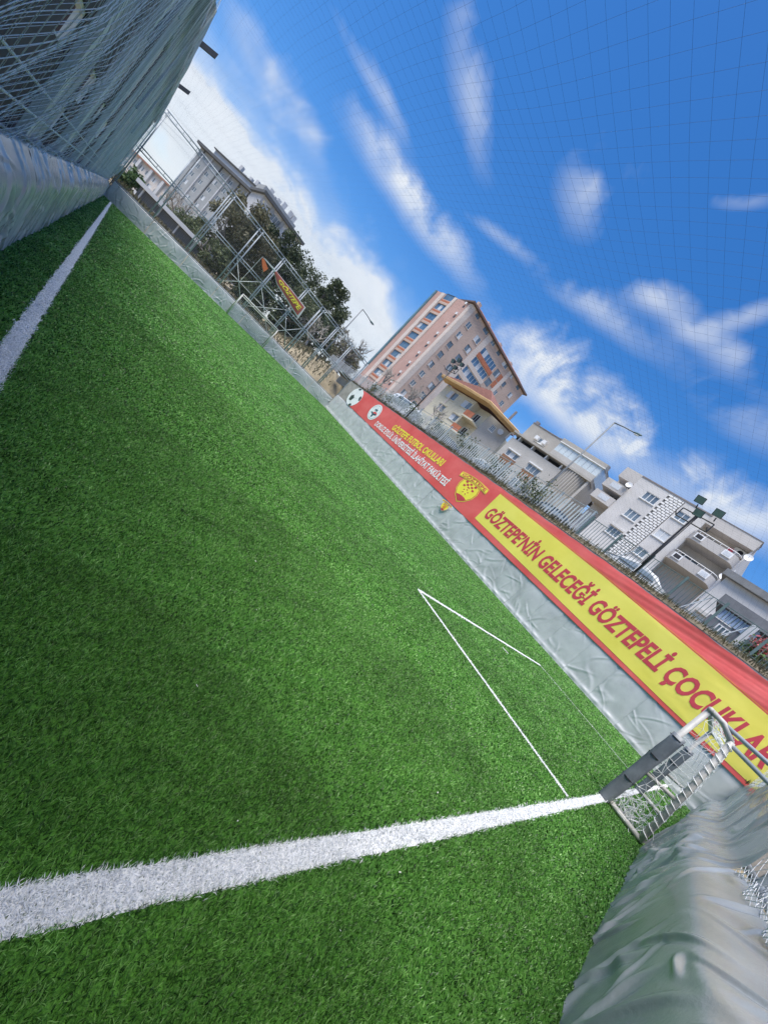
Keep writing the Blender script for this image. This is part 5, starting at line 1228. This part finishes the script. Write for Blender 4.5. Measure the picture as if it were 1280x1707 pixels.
T_ = [((208, 300), 75, 20, 22, m_lf_y, 'small dark green tree below the pale block behind the corner of the frame', 1500, .22, 'round', 'leafy_tree'),
      ((300, 382), 62, 26, 26, m_lf_g, 'grey olive bush behind the first bays of the lattice frame', 1500, .16, 'round', 'leafy_tree'),
      ((398, 400), 66, 46, 50, m_lf_b, 'big brownish tree behind the middle of the lattice frame', 4200, .22, 'round', 'leafy_tree'),
      ((352, 428), 58, 26, 24, m_lf_g, 'low olive tree between the brownish tree and the padding', 1800, .18, 'round', 'leafy_tree'),
      ((452, 448), 70, 44, 52, m_lf_d, 'dark bushy evergreen behind the hanging flag', 4200, .22, 'round', 'leafy_tree'),
      ((430, 500), 56, 30, 26, m_lf_d, 'dark low evergreen behind the far goal', 2200, .18, 'round', 'leafy_tree'),
      ((495, 510), 58, 32, 34, m_lf_g, 'olive tree with sparse leaves behind the lattice frame', 1900, .17, 'round', 'leafy_tree'),
      ((545, 508), 74, 30, 36, m_lf_d, 'dense dark conifer standing against the cloud beside the street lamp', 3600, .22, 'round', 'conifer_tree'),
      ((530, 555), 62, 26, 26, m_lf_d, 'shady evergreen below the conifer', 1800, .18, 'round', 'leafy_tree'),
      ((580, 600), 66, 22, 20, m_lf_b, 'brown leafed tree above the dry slope', 1300, .17, 'round', 'leafy_tree')]
for i, (p, d_, r_, h_, lm, lab, nl, sz, kd, nm) in enumerate(T_): tree(p, d_, r_, h_, lm, lab, nl, sz, kd, 2, nm, seed=20+i)
for i, (p, d_, r_, h_, lab) in enumerate([((300, 345), 78, 34, 34, 'bare tree with pale twigs before the grey apartment block'), ((520, 560), 57, 24, 24, 'bare pale branched tree behind the frame near the goal'), ((592, 578), 60, 26, 26, 'bare tree with curly twigs beside the pink tower'), ((650, 625), 52, 16, 18, 'small pollarded bare tree in front of the tower windows'), ((690, 655), 46, 16, 18, 'small pollarded bare tree above the white van'), ((735, 690), 40, 14, 16, 'small bare tree before the cream house')]):
    tree(p, d_, r_, h_, None, lab, 0, .1, 'round', 4, 'bare_tree', m_barkp if i != 2 else m_bark, seed=60+i)
# scrub on the dry slope behind the frame
n = 5200; P = np.stack([RNG.uniform(-2, 24, n), RNG.uniform(43, 54, n)], 1); z = terrain(P[:, 0], P[:, 1])
tuft_field('dry_scrub', np.stack([P[:, 0], P[:, 1], z], 1), .15, .7, .10, m_dry, 'dry yellow grass covering the slope behind the far frame', 'grass', .8)

# ------------------------------------------------------------------ buildings behind the far end
m_ap = mat('apartment_grey', (.30, .315, .32), .9, .08, .5, .15, 10, col2=(.36, .375, .38), grime=.2)
m_apw = mat('apartment_white', (.50, .51, .52), .9, .07, .5, grime=.15)
m_apd = mat('apartment_dark', (.10, .105, .11), .85, .1, .5)
ZF = 28.
a1, a2 = at_z(cz_(cFa, (235, 40)), ZF), at_z(cz_(cFa, (790, 560)), ZF); F1 = Fac(a1, a2)
ab = thing('grey_apartment_block', (a1[0]+10, a1[1], 2), 'grey apartment block with a dark overhanging roof edge and white window bays', 'building')
rc = []
for k in range(8):
    for s in np.linspace(.12, .93, 6): rc.append((F1.L*s-.8, F1.L*s+.8, ZF-3.4-2.95*k, ZF-1.9-2.95*k))
shell(F1, 0, F1.L, 1.5, ZF-.8, 12, rc, m_ap, ab)
for i, r in enumerate(rc): add_window(F1, r, ab, m_frame, m_glass, 1, None)
for i in range(0, 6):
    s = F1.L*(.12+.162*i); w = MB(); F1.box(w, s-1.35, s-.95, 2, ZF-.85, -.02, .45 if i % 2 else .2); w.build('pilaster', m_apw if i % 2 else m_apd, ab)
w = MB(); F1.box(w, -1, F1.L+1, ZF-.8, ZF, -13, 1.3); re = w.build('roof_edge', m_apd, ab)
w = MB(); F1.box(w, 2, F1.L-1, ZF+.003, ZF+2.2, -11, -2.2); w.build('attic', m_apw, ab)
w = MB(); F1.box(w, 1.5, F1.L-.5, ZF+2.2, ZF+2.5, -11.5, -1.6); w.build('attic_roof', m_apd, ab)
for s in np.linspace(.35, .95, 7):
    w = MB(); F1.box(w, F1.L*s, F1.L*s+1.1, ZF+2.5, ZF+3.6+.7*(hash(round(s*100)) % 3), -6, -5); w.build('chimney', m_apw, ab)
b1_, b2_ = at_z(cz_(cFa, (880, 520)), ZF), at_z(cz_(cFa, (1235, 1010)), ZF); F2 = Fac(b1_, b2_)
ab2 = thing('grey_apartment_wing', (b1_[0]+7, b1_[1]+4, 2), 'light grey apartment wing with wide white loggias beside the bare trees', 'building')
rc = []
for k in range(8):
    for s, wd in ((.12, 2.4), (.40, 3.0), (.66, 2.2), (.88, 2.2)): rc.append((F2.L*s-wd/2, F2.L*s+wd/2, ZF-3.6-2.95*k, ZF-1.7-2.95*k))
shell(F2, 0, F2.L, 1.5, ZF-.8, 12, rc, m_apw, ab2)
for i, r in enumerate(rc): add_window(F2, r, ab2, m_frame, m_glass if i % 3 else m_curt, 2, m_frame)
for s in (.25, .53, .77):
    w = MB(); F2.box(w, F2.L*s-.45, F2.L*s+.45, 2, ZF-.85, -.02, .5); w.build('pilaster', m_ap, ab2)
w = MB(); F2.box(w, -.8, F2.L+.8, ZF-.8, ZF, -13, 1.4); w.build('roof_edge', m_apd, ab2)
w = MB(); F2.box(w, -.5, F2.L*.8, ZF+.003, ZF+1.6, -10, -2.5); w.build('attic', m_ap, ab2)
for s in (.1, .3, .42, .6, .7):
    w = MB(); F2.box(w, F2.L*s, F2.L*s+1.2, ZF+1.6, ZF+3.0+.8*(s > .35), -6, -5); w.build('chimney', m_apw, ab2)
# pale block and low white shed far left
m_pb = mat('pale_block', (.62, .57, .52), .9, .06, .5, grime=.12)
Z3 = 13.; p1, p2 = at_z((216, 243), Z3), at_z((291, 316), Z3); F3 = Fac(p1, p2)
pb = thing('pale_apartment_block', (p1[0]+8, p1[1], 1), 'pale beige apartment block with a reddish roof edge seen through the frame corner', 'building')
rc = []
for k in range(4):
    for s in np.linspace(.1, .92, 7): rc.append((F3.L*s-1.1, F3.L*s+1.1, Z3-3.3-2.7*k, Z3-1.7-2.7*k))
shell(F3, 0, F3.L, .5, Z3-.5, 12, rc, m_pb, pb)
for r in rc: add_window(F3, r, pb, m_frame, m_glass, 2)
w = MB(); F3.box(w, -1, F3.L+1, Z3-.5, Z3, -13, .9); w.build('roof_edge', mat('reddish_edge', (.30, .16, .12), .85, .1, 1), pb)
for s in (.3, .55, .8):
    w = MB(); F3.box(w, F3.L*s, F3.L*s+1.2, .6, Z3-.5, -.02, .8); w.build('bay', m_apw, pb)
lsd = Fac(at_z((232, 322), 1.0)*0+np.array([1.2, 62.]), np.array([9.5, 58.])); w = MB(); lsd.box(w, 0, lsd.L, 1.2, 2.9, -4, 0); ls = thing('low_white_shed', (5, 61, 1.2), 'low white shed with a pale flat roof behind the padding', 'shed'); w.build('wall', m_apd, ls); w = MB(); lsd.box(w, -.4, lsd.L+.4, 2.903, 3.35, -4.4, .6); w.build('roof', m_apw, ls)
for k in range(4):
    w = MB(); lsd.box(w, .4+k*2.2, .55+k*2.2, 1.2, 2.9, .01, .2); w.build('post', m_apw, ls)
# plain neighbours behind the street houses
for (x, y, wx, wy, z1, lab, m_) in ((57, 24, 8, 11, 14.8, 'beige house filling the gap behind the glazed balcony house', m_crm), (58, 3, 9, 13, 13.8, 'plain grey house behind the brick strip house', m_gh), (64, 40, 9, 14, 13, 'plain cream house behind the cream house wing', m_crm)):
    Fn_ = Fac((x, y+wy/2), (x, y-wy/2)); nb = thing('neighbour_house', (x+wx/2, y, 6), lab, 'building', 'plain houses behind the street front')
    rc = [(s-.7, s+.7, z-1.4, z) for s in np.arange(1.8, wy-1, 2.9) for z in (z1-1., z1-3.9)]
    shell(Fn_, 0, wy, 5, z1, wx, rc, m_, nb)
    for r in rc: add_window(Fn_, r, nb, m_frame, m_glass, 1, m_frame)
    w = MB(); Fn_.box(w, -.4, wy+.4, z1+.003, z1+.3, -wx-.4, .4); w.build('roof_edge', m_cap, nb)

# ------------------------------------------------------------------ flag at the far end
FFl = Fac(LF+nF*.25, FB+nF*.25)
cFl = (420, 430, 8.0)
fl = thing('hanging_flag', FFl.p(13, 0, 3), 'long pointed dark red flag with yellow lettering hanging on the lattice frame', 'flag')
m_fl = mat('flag_maroon', (.36, .09, .07), .7, .2, 2, col2=(.46, .13, .10)); m_fw = mat('flag_pale', (.62, .58, .55), .7, .1, 2)
def fpoly(pts, m_, name, off):
    V = []
    for p in pts:
        s, z = pxs(FFl, cFl, p); V.append(FFl.p(s, off+.05*math.sin(s*2), z))
    return mesh_np(name, V, [tuple(range(len(V)))], m_, fl)
Lp_ = np.array([(285, 150), (330, 350), (400, 462), (480, 592), (615, 805)], float); Rp_ = np.array([(302, 140), (430, 300), (560, 460), (640, 560), (718, 660)], float); tt_ = np.linspace(0, 1, 5)
def fpt(t, wq, off):
    p = np.array([np.interp(t, tt_, Lp_[:, 0])*(1-wq)+np.interp(t, tt_, Rp_[:, 0])*wq, np.interp(t, tt_, Lp_[:, 1])*(1-wq)+np.interp(t, tt_, Rp_[:, 1])*wq])
    s_, z_ = pxs(FFl, cFl, p); return FFl.p(s_, off+.05*math.sin(s_*2)+.05*math.sin(wq*3), z_)
def fstrip(w0, w1, t0, t1, m_, name, off):
    T_s = np.linspace(t0, t1, 14); V = [fpt(t, wq, off) for t in T_s for wq in (w0, (w0+w1)/2, w1)]
    return mesh_np(name, V, [f for i in range(13) for f in ((3*i, 3*i+3, 3*i+4, 3*i+1), (3*i+1, 3*i+4, 3*i+5, 3*i+2))], m_, fl, True)
fpoly([(150, -8), (178, 2), (304, 142), (284, 156)], m_fw, 'flag_tail', .004); fstrip(0, 1, 0, 1, m_fw, 'flag_hem', 0.); fstrip(.10, .93, .05, .965, m_fl, 'flag_cloth', .02)
fpoly([(130, -5), (165, 10), (215, 140), (155, 185), (135, 100)], mat('flag_orange', (.62, .16, .06), .7, .1, 2), 'pennant', .01)
def ffn(u, v):
    return np.array([fpt(.2+.72*a, .36+.36*b_, .035) for a, b_ in zip(u, v)])
lettering('GÖZTEPE', fl, ffn, m_pyel, .03)
w = MB(); s0_, z0_ = pxs(FFl, cFl, (140, -20)); s1_, z1_ = pxs(FFl, cFl, (-150, 300)); w.tube([FFl.p(s0_, 0, z0_), FFl.p(s1_, -.2, z1_)], .02, 5); w.tube([FFl.p(s0_, 0, z0_), FFl.p(*([pxs(FFl, cFl, (300, 150))[0], .0]), pxs(FFl, cFl, (300, 150))[1])], .015, 5); w.build('flag_rope', m_wpipe, fl)
o = MB(); q_ = FG.p(11.0, .5, .0); 
# white drum beside the far goal
w = MB(); q_ = FG.p(12.0, .35, 0); w.tube([(q_[0], q_[1], .9), (q_[0], q_[1], 1.0), (q_[0], q_[1], 1.45), (q_[0], q_[1], 1.5)], [.18, .22, .22, .18], 12)

# ------------------------------------------------------------------ street corner on the right: kiosk, bench, flowers
FK = Fac(BP[0]-nB*3.2, BP[1]-nB*3.2); cK = (1140, 960, 9.14)
m_blue = mat('blue_corrugated', (.27, .36, .50), .5, .12, 2, col2=(.36, .44, .58)); m_slate = mat('slate_panel', (.15, .155, .17), .7, .15, 2)
kz = thing('street_kiosk', FK.p(-1, 0, 5.6), 'grey kiosk with a blue corrugated front and a pale square post', 'kiosk')
rK = px_rect(FK, cK, (620, 600), (880, 890)); s0_, s1_ = rK[0]-.3, rK[1]+1.6
w = MB(); FK.box(w, s0_-2.2, rK[1]+.4, 5.2, rK[2]-.05, -1.8, -.04); w.build('wall', m_slate, kz)
n_ = 12
for k in range(n_):
    w = MB(); a = rK[0]-.4+(rK[1]+.3-rK[0]+.4)*k/n_; b_ = a+(rK[1]+.3-rK[0]+.4)/n_; FK.box(w, a, b_-.02, rK[2], rK[3]+.25, -.06, .0+.03*(k % 2)); w.build('corrugation', m_blue, kz)
w = MB(); FK.box(w, s0_-2.5, rK[1]+.6, rK[3]+.30, rK[3]+.85, -2.0, .15); w.build('roof', m_slate, kz)
ps, pz = pxs(FK, cK, (900, 960)); w = MB(); FK.box(w, ps-.13, ps+.13, 5.3, rK[3]+.29, .12, .38); w.build('post', m_apw, kz)
add_window(FK, (rK[0]+.3, rK[1]-.1, rK[2]-.75, rK[2]-.2), kz, m_frame, m_glass, 2, d=.06)
FBn = Fac(BP[0]-nB*1.9, BP[1]-nB*1.9)
bn = px_rect(FBn, cK, (1150, 1200), (1250, 1460)); bs = (bn[0]+bn[1])/2
bc = thing('park_bench', FBn.p(bs, 0, 5.6), 'green slatted bench on the verge beside the kiosk', 'bench')
for k in range(5):
    w = MB(); FBn.box(w, bs-1.0, bs+1.0, 6.2+.12*k, 6.28+.12*k, -.3-.03*k, -.26-.03*k); w.build('back_slat', m_grn, bc)
for k in range(4):
    w = MB(); FBn.box(w, bs-1.0, bs+1.0, 6.05, 6.09, -.25+.12*k, -.16+.12*k); w.build('seat_slat', m_grn, bc)
for e in (-.9, .9):
    w = MB(); FBn.box(w, bs+e-.04, bs+e+.04, 5.5, 6.05, -.2, .2); w.build('leg', m_grn, bc); w = MB(); FBn.box(w, bs+e-.03, bs+e+.03, 6.09, 6.8, -.36, -.44+.12); w.build('back_post', m_grn, bc)
fs_, fz_ = pxs(FBn, cK, (1215, 1085)); q_ = np.array(FBn.p(fs_, -.3, fz_))
rp = thing('flowering_shrub', (q_[0], q_[1], 5.6), 'pink flowering shrub beside the green bench', 'plant')
fo_ = leaf_cloud(q_+RNG.normal(0, .22, (260, 3)), .09, blade_mat('petal_pink', [(.55, .08, .10), (.70, .20, .22), (.75, .35, .35)], .6), 'flowers', rp); fo_['kind'] = 'stuff'
leaf_cloud(q_-[0, 0, .5]+RNG.normal(0, .3, (420, 3)), .10, m_lf_y, 'foliage', rp)
w = MB(); w.tube([(q_[0], q_[1], 5.5), (q_[0], q_[1], q_[2])], .03, 5); w.build('stem', m_bark, rp)
# small tuft of weeds at the corner where banner and end padding meet
cq = np.array([*at_z((1262, 1318), 2.2), 2.15]); cq[:2] = np.array(FBan.p(on_plane((1262, 1318), *BP)[0], .15, 0))[:2]
P = cq+RNG.normal(0, .10, (260, 3))*[1, 1.6, .4]
tuft_field('corner_weeds', P, .05, .25, .02, m_dry, 'small dry weed tuft at the lower banner corner', 'weeds')
# more evergreens filling the ground behind the frame, and bushes behind the pickets
for i, (p, d_, r_, h_, lm, lab, nl) in enumerate([((330, 400), 70, 30, 26, m_lf_g, 'grey green bush between the bare tree and the brownish tree', 1500), ((475, 545), 60, 28, 20, m_lf_d, 'dark hedge like bush behind the right post of the far goal', 1400), ((415, 455), 82, 44, 36, m_lf_b, 'tall brown tree deeper behind the evergreens', 2400), ((505, 470), 84, 30, 30, m_lf_d, 'deep green tree behind the tip of the flag', 1800), ((560, 575), 72, 30, 24, m_lf_b, 'brown bushy tree between the conifer and the street lamp foot', 1500)]):
    tree(p, d_, r_, h_, lm, lab, nl, .2, 'round', 2, 'leafy_tree', seed=120+i)
for i, s in enumerate(np.arange(13.5, 40, 3.9)):
    q_ = np.array(FFn.p(s, -.75, base_z(s)-.25)); t = thing('street_bush', tuple(q_), 'straggly dark bush growing behind the white picket fence', 'bush', 'bushes behind the picket fence')
    w = MB(); tips = []; rng = np.random.default_rng(200+i)
    for k in range(4): nd = np.array([rng.normal(0, .5), rng.normal(0, .5), 1.]); branches(w, q_, nd/np.linalg.norm(nd), rng.uniform(.7, 1.05), .03, 2, .6, tips, rng)
    w.build('branches', m_bark, t)
    T2_ = np.array(tips); leaf_cloud(T2_[RNG.integers(0, len(T2_), 800)]+RNG.normal(0, .22, (800, 3)), .09, m_lf_d if i % 2 else m_lf_g, 'leaves', t)
# flecks of litter lying on the turf
n = 46; r_ = 1.2+11*RNG.random(n)**1.1; a_ = RNG.uniform(rad(3), rad(86), n); P = np.stack([np.sin(a_)*r_, np.cos(a_)*r_, np.full(n, .018)], 1)
V = []; 
for p in P:
    t_ = random.uniform(0, 6.28); k = random.uniform(.003, .007)*(1+.08*np.hypot(p[0], p[1])); e1 = np.array([math.cos(t_), math.sin(t_), .2])*k; e2 = np.array([-math.sin(t_), math.cos(t_), .3])*k*.45; V += [p-e1-e2, p+e1-e2, p+e1+e2, p-e1+e2]
o = mesh_np('turf_litter', V, np.arange(4*n).reshape(-1, 4), mat('litter_pale', (.40, .42, .36), .8, .3, 9), loc=(0, 0, 0)); tag(o, 'tiny pale flecks of litter scattered over the turf', 'litter', kind='stuff')
